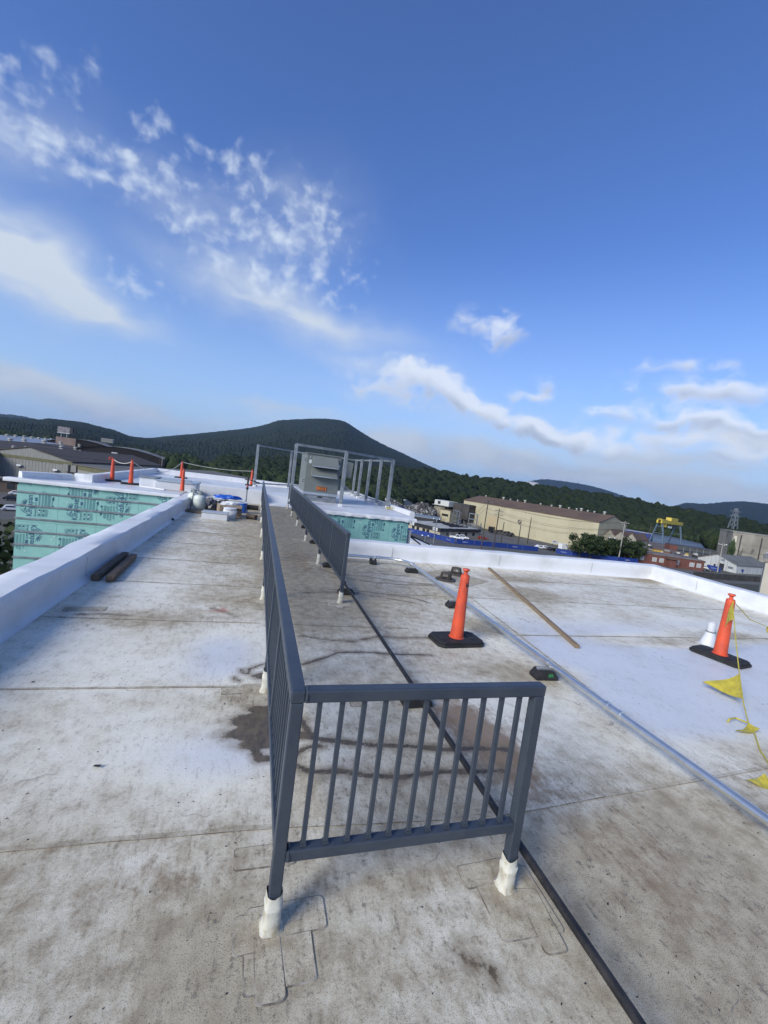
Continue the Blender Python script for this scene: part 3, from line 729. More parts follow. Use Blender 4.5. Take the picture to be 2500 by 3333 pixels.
# ------------------------------------------------------------------ orange delineator cones
def delineator(label, loc, rz=0., lean=(0, 0), base=True, top='knob', band=True, group='orange delineator cones on the roofs', sc=1.0):
    t = thing('traffic_delineator', loc, label, 'traffic cone', group, rz)
    t.scale = (sc, sc, sc)
    if base:
        b = MB(); w_, d_, c_ = .33, .20, .06
        oct_ = [(w_-c_, -d_), (w_, -d_+c_), (w_, d_-c_), (w_-c_, d_), (-w_+c_, d_), (-w_, d_-c_), (-w_, -d_+c_), (-w_+c_, -d_)]
        b.prism(oct_, .0, .035); b.prism([(x*.94, y*.92) for x, y in oct_], .035, .062)
        for s_ in (-1, 1): b.box((s_*.20-.05, -.10, .060), (s_*.20+.05, .10, .066))
        b.build('rubber_base', M_RUBBER, t, bevel=.008)
    b = MB(); b.lathe([(.098, .052), (.098, .066), (.086, .072), (.083, .12), (.056, .80), (.056, .84), (.050, .868), (.026, .872), (.022, .915)], 24)
    o = b.build('tube', M_ORANGE, t, True)
    if top == 'knob':
        MB().lathe([(.022, .905), (.046, .925), (.046, .935), (.040, .944), (.01, .946)], 20).build('handle_knob', M_ORANGE, t, True)
    elif top == 'loop':
        pts = [(.0, 0, .86), (-.03, 0, .93), (-.10, 0, .95), (-.16, 0, .90), (-.15, 0, .85), (-.09, 0, .86), (-.02, 0, .88)]
        MB().tube(pts, .02, 8).build('handle_loop', M_ORANGE, t, True)
    if band:
        q = MB(); a0, a1 = R(-100), R(-35)
        for i in range(5):
            a, c = a0+(a1-a0)*i/5, a0+(a1-a0)*(i+1)/5
            za, zb = .725, .725+.05*(.6+.4*math.sin(i*2.1+1))
            q.cur = 1 if i > 3 else 0
            q.poly([(.0605*math.cos(a), .0605*math.sin(a), za), (.0605*math.cos(c), .0605*math.sin(c), za), (.0595*math.cos(c), .0595*math.sin(c), zb), (.0595*math.cos(a), .0595*math.sin(a), zb+.008)])
        q.build('worn_band', [M_BLACK, mat('worn_reflective', (.6, .6, .58), .4)], t)
    t.rotation_euler = (lean[0], lean[1], rz)
    return t
delineator('orange delineator cone on a black base beside the galvanised conduit', (2.60, 4.76, .004), R(4))
delineator('orange delineator cone with yellow pennants tied to its top', (6.55, 4.30, .004), R(101))
def fspot(px, py): return spot(px, py, FZ)
delineator('orange cone with a torn looped top over the green wall edge', (*fspot(364, 1566)[:2], FZ), .3, top='loop', band=False, sc=.98)
delineator('orange cone with rope on a black base near the roof hatch', (*fspot(425, 1577)[:2], FZ), .2, band=False)
delineator('dark red cone at the end of the left parapet beside the gas cylinders', (*spot(592, 1600, .4)[:2], .39), 0, base=False, band=False, sc=.92)
delineator('orange rope cone on a black base behind the roof hatch', (*fspot(589, 1556)[:2], FZ), .1, band=False)
delineator('orange cone against the tall galvanised post by the walkway', (*fspot(817, 1581)[:2], FZ), .2, band=False)
delineator('orange cone half hidden behind the grey rooftop unit', (*fspot(1068, 1612)[:2], FZ), .1, band=False, sc=.8)

def rope(label, pts, r, m, sag=0.0, cat='rope', name='rope', n=14):
    out = []
    for a, c in zip(pts[:-1], pts[1:]):
        a, c = Vector(a), Vector(c)
        for i in range(n):
            t_ = i/n; p = a.lerp(c, t_); p.z -= sag*4*t_*(1-t_); out.append(p)
    out.append(Vector(pts[-1]))
    o = MB().tube(out, r, 6).build(name, m, smooth=True)
    return tag(o, label, cat)
M_ROPE = mat('white_rope', (.62, .60, .54), .8)
def ctop(px, py, z=FZ+.90): p = spot(px, py, z); return (p.x, p.y, p.z)
tops = [ctop(368, 1520), ctop(430, 1506), ctop(594, 1506)]
cA_ = fspot(364, 1566); cB_ = fspot(425, 1577); cC_ = fspot(589, 1556); cD_ = fspot(817, 1581)
rope('white rope sagging between the two cones near the green wall', [(cA_.x, cA_.y, FZ+.86), (cB_.x, cB_.y, FZ+.89)], .012, M_ROPE, .12)
rope('white rope sagging from hatch cone to the rear rope cone', [(cB_.x, cB_.y, FZ+.89), (cC_.x, cC_.y, FZ+.89)], .012, M_ROPE, .5)
rope('white rope running from the rear rope cone to the walkway cone', [(cC_.x, cC_.y, FZ+.89), (cD_.x, cD_.y, FZ+.86)], .012, M_ROPE, .12)

# pennant line on the right cone
pen = thing('pennant_line', (6.55, 4.30, 0), 'yellow pennant rope falling from the cone top to the roof', 'pennants')
PO = Vector((6.55, 4.30, 0))
g1, g2, g3 = spot(2436, 2352, .03), spot(2462, 2405, .012), spot(2520, 2510, .012)
A = Vector((6.545, 4.275, .86))
line = [A]
for t_ in (.12, .25, .4, .55, .7, .85):
    p = A.lerp(g1, t_); p.z = A.z*(1-t_)**1.25; line.append(p)
line += [g1, g1.lerp(g2, .5)+Vector((.02, 0, 0)), g2, g2.lerp(g3, .4)+Vector((-.03, 0, 0)), g3, spot(2600, 2640, .012)]
MB().tube([p-PO for p in line], .006, 6).build('cord', M_YELLOW, pen, True)
line2 = [A+Vector((.03, .02, .0)), Vector((7.2, 4.42, .55)), Vector((7.75, 4.5, .42)), Vector((8.6, 4.55, .40)), Vector((9.4, 4.6, .5))]
MB().tube([p-PO for p in line2], .006, 6).build('cord', M_YELLOW, pen, True)
def pennant(p, q, tip, bend=.05, n=7):
    """cloth triangle from the rope edge p-q to the tip"""
    p, q, tip = Vector(p), Vector(q), Vector(tip); nn = (q-p).cross(tip-p).normalized(); bb = MB()
    for side in (0, 1):
        rows = []
        for i in range(n):
            t_ = i/(n-1); a = p.lerp(tip, t_); c = q.lerp(tip, t_); wv = nn*(bend*math.sin(t_*4.2+.3)+.002*side)
            rows.append([a+wv, a.lerp(c, .5)+wv+nn*bend*.35*math.sin(t_*6+1), c+wv])
        for i in range(n-1):
            for j in range(2): bb.poly([rows[i][j]-PO, rows[i][j+1]-PO, rows[i+1][j+1]-PO, rows[i+1][j]-PO])
    o = bb.build('pennant', M_YELLOW, pen, True)
    return o
pennant((6.53, 4.24, .87), (6.50, 4.18, .62), (6.27, 4.14, .52), .02)
def along(t_): i = min(int(t_*6), 5); return line[i+1].lerp(line[min(i+2, 7)], t_*6-i)
m1, m2 = line[4], line[5]+(line[6]-line[5])*.2
m1, m2 = Vector(A.lerp(g1, .62)), Vector(A.lerp(g1, .80)); m1.z = A.z*(.38)**1.25; m2.z = A.z*(.2)**1.25
tp = spot(2289, 2226, .05)
pennant(m1, m2, tp, .03)
a1, a2 = spot(2435, 2355, .03), spot(2472, 2378, .03)
pennant(a1+Vector((0, 0, .02)), a2+Vector((0, 0, .03)), spot(2395, 2388, .015), .03)
pennant(spot(2490, 2515, .05), spot(2530, 2570, .02), spot(2430, 2545, .02), .02)
pennant(Vector((7.75, 4.5, .42)), Vector((7.86, 4.5, .41)), Vector((7.72, 4.45, .28)), .02)
tl = [spot(2432, 2352, .04), spot(2395, 2337, .03), spot(2375, 2340, .05), spot(2368, 2350, .01)]
MB().tube([p-PO for p in tl], .008, 6).build('loose_tail', M_YELLOW, pen, True)

# ------------------------------------------------------------------ conduit, gas pipe and their supports
M_LOGO = mat('green_sticker', (.02, .17, .06), .5)
def support(label, x, y, rz=0., sticker=False, gr='black pipe support blocks'):
    t = thing('pipe_support', (x, y, .004), label, 'pipe support', gr, rz)
    b = MB(); prof = [(-.135, 0), (.135, 0), (.135, .035), (.085, .095), (-.085, .095), (-.135, .035)]; n = len(prof)
    b.v += [(p[0], -.075, p[1]) for p in prof]+[(p[0]*.985, .075, p[1]) for p in prof]
    b.face(range(n)); b.face([n+i for i in range(n)][::-1])
    for i in range(n): b.face([i, (i+1) % n, n+(i+1) % n, n+i])
    b.build('rubber_block', M_RUBBER, t, bevel=.008)
    b = MB(); b.box((-.09, -.02, .095), (.09, .02, .101)); b.box((-.09, -.022, .101), (.09, -.017, .113)); b.box((-.09, .017, .101), (.09, .022, .113))
    b.build('strut_channel', M_GALV, t)
    if sticker:
        b = MB(); b.poly([(.0, -.0775, .04), (.07, -.0775, .04), (.055, -.0775, .078), (.01, -.0775, .078)]); b.build('sticker', M_LOGO, t)
    return t
def arc(c, r, a0, a1, z, n=10): return [(c[0]+r*math.cos(R(a0+(a1-a0)*i/n)), c[1]+r*math.sin(R(a0+(a1-a0)*i/n)), z) for i in range(n+1)]
CZ, CR = .149, .031
cond = thing('conduit', (3.25, 3, CZ), 'long galvanised steel conduit with an elbow before the white parapet', 'conduit')
CO = Vector((3.25, 3, CZ))
sh = lambda pts: [Vector(p)-CO for p in pts]
MB().tube(sh([(3.22, -1.5, CZ), (3.25, 3.0, CZ), (3.32, 6.2, CZ), (3.36, 8.55, CZ)]), CR, 20).build('straight_run', M_GALV, cond, True)
MB().tube(sh(arc((2.88, 8.55), .48, 0, 90, CZ)+[(2.75, 9.03, CZ)]), CR*1.005, 20).build('elbow', M_GALV, cond, True)
MB().tube(sh([(2.76, 9.03, CZ), (1.75, 9.06, CZ)]), CR, 20).build('cross_run', M_GALV, cond, True)
def coupling(y, x, ax='y', L=.17):
    b = MB()
    prof = [(CR+.001, -L/2-.01), (CR+.011, -L/2-.005), (CR+.011, -L/2+.03), (CR+.005, -L/2+.033), (CR+.005, L/2-.033), (CR+.011, L/2-.03), (CR+.011, L/2+.005), (CR+.001, L/2+.01)]
    b.lathe(prof, 18)
    b.build('coupling', M_GALV, cond, True, loc=(x-CO.x, y-CO.y, 0), rot=(R(90), 0, 0) if ax == 'y' else (0, R(90), 0))
cp_ = spot(1990, 2313, CZ); coupling(cp_.y, 3.25); coupling(8.56, 3.36, L=.10); coupling(9.03, 2.70, 'x', .12); coupling(9.05, 1.95, 'x', .10); coupling(-.2, 3.23)
for (x_, y_) in ((3.27, 3.84), (3.32, 6.18), (3.36, 8.45)):
    MB().tube([(x_-CO.x, y_-CO.y-.02, 0), (x_-CO.x, y_-CO.y+.02, 0)], CR+.004, 16).build('pipe_clamp', M_GALV, cond, True)
    MB().bar((x_-CO.x, y_-CO.y, .02), (x_-CO.x, y_-CO.y, .07), .02, .006).build('clamp_bolt', M_GALV, cond)
support('black support block with green sticker under the conduit', 3.20, 3.80, R(-4), True)
support('black support block half hidden by the near orange cone', 3.24, 6.16, R(3))
support('black support block under the conduit near the elbow', 3.31, 8.42, R(-3))
support('black support block under the cross run of the conduit', 2.62, 9.05, R(80))
BZ, BR = .124, .021
gas = thing('gas_pipe', (1.52, 3, BZ), 'thin black pipe passing beneath the railing end panel', 'pipe')
GO = Vector((1.52, 3, BZ))
MB().tube([Vector(p)-GO for p in ((1.51, -.5, BZ), (1.52, 3, BZ), (1.535, 6.95, BZ), (1.60, 12, BZ), (1.64, 19.2, BZ))], BR, 14).build('pipe_run', M_BLACKPIPE, gas, True)
for yy in (6.86, 7.02):
    MB().lathe([(BR+.001, -.03), (BR+.009, -.025), (BR+.009, .02), (BR+.013, .022), (BR+.013, .04), (BR+.001, .045)], 12).build('union', M_BLACKPIPE, gas, True, loc=(1.535-GO.x, yy-GO.y, 0), rot=(R(90), 0, 0))
for i, (yy, lb) in enumerate(((3.36, 'black support block seen through the end panel pickets'), (6.62, 'black support block beside the first post of the right railing'), (8.45, 'black support block under the second bay of the right railing'), (11.0, 'black support block under the third bay of the right railing'),
                              (13.6, 'black support block under the fourth bay of the right railing'), (18.4, 'black support block by the last post of the right railing'))):
    support(lb, 1.53+.007*max(0, yy-6), yy, R(2*(-1)**i))

# ------------------------------------------------------------------ loose boards
p, q = Vector((5.70, 9.30, .03)), Vector((4.32, 4.58, .03))
tag(MB().bar(p, q, .062, .042).build('wooden_board', M_WOOD, bevel=.003), 'long tan wooden board lying aslant across the white roof', 'board')
for (x0, y0, x1, y1, lb) in ((-2.02, 6.68, -2.05, 8.22, 'dark weathered timber lying tight against the left parapet'), (-1.83, 6.66, -1.90, 8.12, 'dark weathered timber lying on the open side of its twin')):
    b = MB(); b.bar((x0, y0, .055), (x1, y1, .052), .105, .085); b.v = [(v[0]+.008*wob(v[1]*3, v[2]*20), v[1]+.02*wob(v[0]*9, v[2]*30), v[2]) for v in b.v]
    tag(b.build('timber', M_TIMBER, bevel=.012), lb, 'timber', 'old dark timbers by the left parapet')

# ------------------------------------------------------------------ roof drains and vent
M_IRON = mat('rusty_cast_iron', (.085, .072, .058), .75, c2=(.045, .038, .032), scale=16, bump=.3)
for x_, y_, lb in ((3.90, 7.95, 'rusty domed roof drain nearer the conduit'), (4.40, 8.50, 'rusty domed roof drain nearer the cross parapet')):
    t = thing('roof_drain', (x_, y_, .008), lb, 'roof drain', 'pair of domed roof drains')
    MB().lathe([(.215, 0), (.205, .016), (.15, .022), (.13, .03), (.125, .008)], 24).build('clamp_ring', M_IRON, t, True)
    for k in range(20):
        a = 2*math.pi*k/20; ca, sa = math.cos(a), math.sin(a)
        MB().bar((.122*ca, .122*sa, .02), (.098*ca, .098*sa, .135), .013, .016, up=(ca, sa, 0)).build('strainer_rib', M_IRON, t)
    MB().lathe([(.108, .128), (.112, .138), (.10, .152), (.05, .160), (.02, .160)], 20).build('strainer_cap', M_IRON, t, True)
    MB().lathe([(.06, .0), (.06, .012)], 16).build('drain_bowl', M_BLACK, t)
vent = thing('vent_pipe', (6.99, 4.78, .004), 'white vent pipe with flared boot behind the pennant cone', 'vent pipe'); vent.scale = (.86, .86, .92)
MB().lathe([(.17, .0), (.135, .012), (.13, .05), (.125, .055), (.12, .085), (.11, .095), (.088, .17), (.074, .215), (.070, .22)], 22).build('flashing_boot', M_CLEAN, vent, True)
MB().lathe([(.064, .20), (.064, .385), (.054, .385), (.054, .25)], 18).build('pipe', M_CLEAN, vent, True)
MB().lathe([(.076, .222), (.079, .226), (.079, .236), (.066, .238)], 18).build('clamp_band', M_GALVD, vent, True)

# ------------------------------------------------------------------ work gear by the step wall
def sp(px, py, z=0.): return spot(px, py, z)
M_TANK = mat('chalky_white_tank_paint', (.60, .62, .55), .45, c2=(.47, .50, .43), scale=3)
for px, py, lb in ((644, 1664, 'chalky propane cylinder standing in front of its twin'), (624, 1654, 'propane cylinder half hidden against the left parapet')):
    g_ = sp(px, py); t = thing('propane_cylinder', (g_.x, g_.y+.2, .05), lb, 'gas cylinder', 'propane cylinders')
    MB().lathe([(.12, 0), (.125, .03), (.17, .035), (.192, .09), (.192, .33), (.185, .40), (.15, .455), (.09, .485), (.04, .495)], 22).build('tank', M_TANK, t, True)
    b = MB()
    for k in range(14):
        a, c = R(20+320*k/14), R(20+320*(k+1)/14); lo, hi = (.48, .60) if 2 < k % 7 < 6 else (.56, .60)
        b.poly([(.11*math.cos(a), .11*math.sin(a), lo), (.11*math.cos(c), .11*math.sin(c), lo), (.11*math.cos(c), .11*math.sin(c), hi), (.11*math.cos(a), .11*math.sin(a), hi)])
    b.build('collar', mat('grey_collar', (.30, .32, .29), .5), t)
    b = MB(); b.lathe([(.022, .49), (.022, .56), (.04, .565), (.04, .585)], 10); b.build('valve', M_GALVD, t, True)
hp = [sp(604, 1640, .02), sp(600, 1655, .03), sp(606, 1664, .02), sp(618, 1660, .05), Vector(sp(624, 1654))+Vector((0, .2, .58))]
rope('black gas hose looped beside the cylinders', hp, .012, M_BLACK, 0, 'hose', 'gas_hose', 5)
a, c = sp(585, 1664), sp(668, 1676)
o = MB().bar((a.x, a.y+.35, .025), (c.x, c.y+.30, .025), .55, .045).build('plank', mat('grey_brown_plank', (.20, .155, .09), .85, c2=(.12, .09, .055), scale=5, stretch=(2, 12, 12)), bevel=.004)
tag(o, 'weathered plank lying under the gas cylinders', 'plank')
a = sp(697, 1694)
blk = thing('curb_box', (a.x, a.y+.25, 0), 'small white curb box with a flat grey lid', 'roof box')
MB().box((-.36, -.22, 0), (.36, .22, .20)).build('curb', M_CLEAN, blk, bevel=.015)
MB().box((-.375, -.235, .20), (.375, .235, .235)).build('lid', mat('grey_lid', (.36, .39, .42), .5), blk, bevel=.008)
a = sp(745, 1690)
bag = thing('white_bucket', (a.x, a.y+.2, 0), 'crumpled white plastic bag standing beside the curb box', 'bag')
b = MB(); n = 12
for i, (z, r) in enumerate(((0, .17), (.05, .19), (.14, .20), (.24, .205), (.30, .19), (.33, .205), (.34, .17))):
    for j in range(n):
        an = 2*math.pi*j/n; k_ = r*(1+.10*wob(j*1.7, i*2.1))/max(abs(math.cos(an)), abs(math.sin(an)))**.6; b.v.append((k_*math.cos(an), k_*.8*math.sin(an), z+.012*wob(j, i)))
for i in range(6):
    for j in range(n): b.face([i*n+j, i*n+(j+1) % n, (i+1)*n+(j+1) % n, (i+1)*n+j])
b.face([6*n+j for j in range(n)])
b.build('sack', mat('white_plastic', (.66, .67, .68), .4), bag, True)
MB().tube([(.2*math.cos(t_), .16*math.sin(t_), .285) for t_ in np.linspace(0, 6.283, 16)], .008, 5, False).build('drawstring', M_BLACK, bag)
bag.name = 'plastic_bag'
a = sp(742, 1683)
box = thing('cardboard_box', (a.x, a.y+.35, 0), 'open brown cardboard box stuffed with white scraps', 'box', rz=.25)
M_CARD = mat('cardboard', (.30, .23, .16), .85, c2=(.23, .175, .12), scale=4)
b = MB(); b.box((-.34, -.26, 0), (.34, -.25, .38)); b.box((-.34, .25, 0), (.34, .26, .38)); b.box((-.35, -.26, 0), (-.34, .26, .38)); b.box((.34, -.26, 0), (.35, .26, .38)); b.box((-.34, -.25, 0), (.34, .25, .01))
b.build('carton', M_CARD, box)
b = MB(); b.poly([(-.34, -.26, .38), (.34, -.26, .38), (.30, -.42, .30), (-.30, -.42, .33)]); b.poly([(.345, -.26, .38), (.345, .26, .38), (.50, .22, .30), (.50, -.22, .28)]); b.build('flap', M_CARD, box)
def lump(name, m, parent, c, s, seed, rough_=.25, sub=3):
    bm = bmesh.new(); bmesh.ops.create_icosphere(bm, subdivisions=sub, radius=1.0)
    for v in bm.verts:
        k = 1+rough_*wob(v.co.x*2.6+seed, v.co.y*2.4, v.co.z*2.8+seed)+rough_*.5*wob(v.co.x*6+seed, v.co.y*6, v.co.z*6)
        v.co = Vector((v.co.x*k*s[0], v.co.y*k*s[1], max(v.co.z*k, -.55)*s[2]))
    zmin = min(v.co.z for v in bm.verts)
    for v in bm.verts: v.co.z -= zmin
    me_ = bpy.data.meshes.new(name); bm.to_mesh(me_); bm.free(); me_.materials.append(m)
    return link(name, me_, parent, True, loc=c)
lump('paper_scraps', mat('white_scraps', (.68, .68, .66), .7), box, (0, 0, .28), (.27, .2, .12), 3, .45)
for px, py, s_, lb, sd in ((705, 1668, (.30, .24, .24), 'shiny black rubbish bag slumped against the cardboard box', 1), (729, 1666, (.28, .22, .26), 'black rubbish bag squeezed between the box and its neighbour', 5)):
    a = sp(px, py); tag(lump('rubbish_bag', mat('black_bag', (.012, .012, .013), .3, c2=(.02, .02, .022), scale=9), None, (a.x, a.y+.15, .0), s_, sd, .3), lb, 'rubbish bag', 'black rubbish bags')
a = sp(680, 1660); tag(lump('cloth_bundle', mat('grey_cloth', (.20, .20, .22), .9, c2=(.06, .06, .07), scale=6), None, (a.x, a.y+.1, 0), (.24, .2, .26), 9, .3), 'grey cloth bundle right of the propane cylinders', 'bundle')
a = sp(730, 1660); b_ = lump('blue_tarp', mat('blue_tarp', (.012, .075, .42), .45, c2=(.02, .13, .55), scale=5), None, (a.x, a.y+.95, .32), (.46, .30, .10), 12, .25)
tag(b_, 'bright blue folded tarp on top of the box pile', 'tarp')
crate = thing('foam_box', (a.x+.05, a.y+.95, 0), 'pale foam box carrying the blue tarp', 'box')
MB().box((-.5, -.25, 0), (.6, .25, .34)).build('tub', M_CLEAN, crate, bevel=.03); MB().box((-.52, -.27, .30), (.62, .27, .345)).build('rim', M_CLEAN, crate, bevel=.01)
a = sp(685, 1650); o = MB().bar((a.x-.2, a.y+.6, .30), (a.x+.35, a.y+.5, .38), .35, .02).build('foam_sheet', M_CLEAN, bevel=.004); tag(o, 'white foam sheet leaning behind the cloth bundle', 'sheet')
o = MB().box((a.x-.15, a.y+.45, 0), (a.x+.3, a.y+.7, .33)).build('small_carton', M_CARD); tag(o, 'small brown carton under the white foam sheet', 'box')
a = sp(786, 1671)
bk = thing('blue_bucket', (a.x, a.y+.2, 0), 'blue bucket with a pale rim beside the black roof pole', 'bucket')
MB().lathe([(.13, 0), (.165, .36), (.155, .36), (.12, .02)], 18).build('pail', mat('blue_pail', (.02, .12, .48), .4), bk, True)
MB().tube([(.17*math.cos(t_), .17*math.sin(t_), .36) for t_ in np.linspace(0, 6.283, 18)], .012, 6, False).build('rim', M_CLEAN, bk, True)
a = sp(797, 1668)
pole = thing('support_pole', (a.x, a.y, 0), 'upright black and grey pole with a T handle', 'pole')
MB().lathe([(.11, 0), (.11, .10), (.05, .11)], 12).build('base_pad', M_CLEAN, pole, True)
MB().lathe([(.07, .10), (.075, .22), (.06, .32), (.03, .33)], 12).build('foot', M_BLACK, pole, True)
MB().lathe([(.022, .3), (.022, .82), (.035, .83), (.035, .9), (.026, .92), (.026, 1.22)], 12).build('shaft', M_GALVD, pole, True)
MB().lathe([(.036, .84), (.05, .88), (.036, .93)], 12).build('lock_collar', M_BLACK, pole, True)
MB().lathe([(.031, .94), (.031, .99)], 12).build('red_ring', mat('red_paint', (.5, .04, .03), .5), pole, True)
MB().lathe([(.033, 1.0), (.033, 1.26), (.028, 1.30)], 12).build('grip', M_BLACK, pole, True)
MB().tube([(-.12, 0, 1.20), (.1, 0, 1.19), (.30, 0, 1.14), (.40, 0, 1.12)], [.018, .018, .02, .028], 8).build('handle_bar', M_BLACK, pole, True)
a = sp(818, 1660); o = MB().tube([(a.x-.26, a.y+.12, .09), (a.x+.26, a.y+.12, .09)], .088, 16).build('black_roll', M_BLACK, smooth=True); tag(o, 'short black roll lying by the railing foot', 'roll')
a = sp(818, 1692)
t = thing('tar_paper_roll', (a.x, a.y+.12, 0), 'short brown hollow roll lying near the left railing', 'roll')
b = MB(); b.tube([(-.14, .12, .085), (.14, -.06, .085)], .085, 18, False); b.build('sleeve', mat('brown_paper', (.085, .062, .045), .8, c2=(.05, .038, .03), scale=8), t, True)
MB().tube([(-.135, .117, .085), (.135, -.057, .085)], .07, 18, False).build('core', mat('core_card', (.28, .22, .17), .8), t, True)
a = sp(555, 1694); tag(lump('debris_clod', mat('dark_clod', (.03, .033, .025), .9), None, (a.x, a.y, 0), (.10, .07, .05), 4, .4, 2), 'small dark clod at the foot of the left parapet', 'debris')
for px, py, lb, dx in ((313, 2500, 'small dark leaf scrap left of the puddle stain', .03), (1270, 1850, 'rust flake', 0)):
    if dx: 
        a = sp(px, py); o = MB().poly([(a.x-.02, a.y, .012), (a.x+.02, a.y-.012, .014), (a.x+.025, a.y+.008, .016), (a.x-.012, a.y+.016, .012)]).build('leaf_scrap', M_BLACK); tag(o, lb, 'debris')

# roof hatch on the far roof
a = spot(520, 1592, FZ)
hatch = thing('roof_hatch', (a.x, a.y+.3, FZ), 'white roof hatch curb with a grey metal lid', 'roof hatch')
MB().box((-.75, -.1, 0), (-.2, .8, .36)).build('curb', M_CLEAN, hatch, bevel=.02); MB().box((-.2, -.25, 0), (1.25, .8, .30)).build('wide_curb', M_CLEAN, hatch, bevel=.02)
MB().box((-.8, -.14, .36), (-.15, .84, .40)).build('small_lid', M_GALVD, hatch, bevel=.006); MB().box((-.15, -.28, .30), (1.28, .84, .36)).build('lid', mat('blue_grey_lid', (.34, .40, .45), .35), hatch, bevel=.01)
MB().box((-.05, .1, .36), (1.0, .30, .42)).build('lid_rib', M_GALV, hatch, bevel=.006)
a, c = spot(455, 1585, FZ), spot(535, 1597, FZ)
tag(MB().bar((a.x, a.y+.1, FZ+.03), (c.x, c.y+.1, FZ+.03), .09, .05).build('trim_strip', M_CLEAN, bevel=.005), 'white trim strip lying in front of the roof hatch', 'strip')

# ------------------------------------------------------------------ rooftop unit
UX0, UX1, UY0, UY1 = 2.02, 3.62, 19.9, 22.6
unit = thing('rooftop_unit', ((UX0+UX1)/2, UY0, FZ), 'grey green rooftop air unit with two sloped intake hoods', 'air unit')
UO = Vector(((UX0+UX1)/2, UY0, FZ)); W2 = (UX1-UX0)/2
MB().box((-W2+.05, .05, 0), (W2-.02, UY1-UY0, .30)).build('curb', M_GALVD, unit, bevel=.008)
MB().box((-W2, 0, .30), (W2+.02, UY1-UY0+.05, .42)).build('base_rail', M_GALV, unit, bevel=.006)
MB().box((-W2+.02, .02, .42), (W2, UY1-UY0, 2.15)).build('cabinet', M_GREY, unit, bevel=.012)
MB().box((-W2-.01, -.02, 2.15), (W2+.03, UY1-UY0+.03, 2.20)).build('top_panel', M_GREY, unit, bevel=.006)
for z0, z1, dd_ in ((1.62, 2.08, .34), (1.18, 1.56, .30)):
    b = MB(); x0, x1 = -W2+.28, W2-.14
    b.hexa([(x0, .02, z0-.02), (x1, .02, z0-.02), (x1, .03, z1), (x0, .03, z1), (x0, -dd_, z0), (x1, -dd_, z0), (x1, -.02, z1), (x0, -.02, z1)])
    b.build('intake_hood', M_GREY, unit, bevel=.006)
    MB().box((x0-.01, -dd_-.015, z0-.03), (x1+.01, -dd_+.01, z0+.008)).build('hood_lip', M_GALV, unit)
b = MB(); b.hexa([(W2, .3, 1.35), (W2+.62, .3, 1.25), (W2+.62, 1.3, 1.25), (W2, 1.3, 1.35), (W2, .3, 2.08), (W2+.66, .3, 1.98), (W2+.66, 1.3, 1.98), (W2, 1.3, 2.08)])
b.build('side_hood', M_GREY, unit, bevel=.006)
b = MB(); b.hexa([(W2, .3, .62), (W2+.72, .3, .66), (W2+.72, 1.3, .66), (W2, 1.3, .62), (W2, .3, 1.22), (W2+.05, .3, 1.18), (W2+.05, 1.3, 1.18), (W2, 1.3, 1.22)])
b.build('side_hood', M_GREY, unit, bevel=.006)
sg = MB().box((-.20, -.004, .53), (.26, .018, .71)).build('number_sign', mat('orange_sign', (.72, .20, .03), .5), unit)
b = MB(); add_text(b, '3358', .34, -.14, .565, .02, up=False, y=-.007)
for q in ((-.19, .25, .535, .55), (-.19, .25, .69, .705), (-.19, -.175, .535, .705), (.235, .25, .535, .705)): b.poly([(q[0], -.007, q[2]), (q[1], -.007, q[2]), (q[1], -.007, q[3]), (q[0], -.007, q[3])])
b.build('sign_numbers', M_BLACK, sg)
b = MB(); b.box((-W2+.13, .012, 1.72), (-W2+.24, .018, 1.88)); b.build('data_plate', M_CLEAN, unit); b = MB(); b.box((W2-.11, .012, 1.68), (W2-.03, .018, 1.80)); b.build('data_plate', M_CLEAN, unit)
b = MB(); b.box((-W2+.15, .010, 1.96), (-W2+.19, .018, 2.06)); b.build('panel_latch', M_GALV, unit)
for z_ in (.9, 1.85): MB().tube([(-W2+.02, .10, z_-.06), (-W2-.05, .10, z_-.04), (-W2-.05, .10, z_+.04), (-W2+.02, .10, z_+.06)], .014, 6).build('handle', M_BLACK, unit, True)
MB().box((-.12, .035, .19), (.10, .06, .25)).build('curb_label', M_BLACK, unit)

# ------------------------------------------------------------------ steel post frame
frame = thing('steel_frame', (3.6, 19.2, FZ), 'galvanised steel post frame standing around the rooftop unit', 'steel frame')
FO = Vector((3.6, 19.2, FZ)); PT = 2.80
def fpost(px, py, lean=0): 
    a = spot(px, py, FZ); return Vector((a.x, a.y, FZ))
pA = fpost(1107, 1648.6); pB = fpost(1259.6, 1654.7); pC = [fpost(1223.5, 1644), fpost(1190, 1632), fpost(1163.8, 1621.5), fpost(1140.6, 1611)]
pL = Vector((spot(966, 1445, PT).x, spot(966, 1445, PT).y, FZ)); pL1 = fpost(827, 1585); pL2 = fpost(937, 1590)
pL2.y = min(pL2.y, BY-.5); pC[3].y = min(pC[3].y, BY-.3)
for p_, w_ in [(pA, .15), (pB, .15), (pL, .13), (pL1, .15), (pL2, .13)]+[(c_, .14) for c_ in pC]:
    q_ = p_-FO
    MB().box((q_.x-w_/2, q_.y-w_/2, .12), (q_.x+w_/2, q_.y+w_/2, PT-FZ)).build('post', M_GALVD, frame, bevel=.008)
    MB().box((q_.x-w_*.6, q_.y-w_*.6, 0), (q_.x+w_*.6, q_.y+w_*.6, .12)).build('post_curb', M_CLEAN, frame, bevel=.015)
def beam(a, c, z, w_=.10, h_=.10, nm='beam'):
    MB().bar((a.x-FO.x, a.y-FO.y, z-FZ), (c.x-FO.x, c.y-FO.y, z-FZ), w_, h_).build(nm, M_GALVD, frame, bevel=.006)
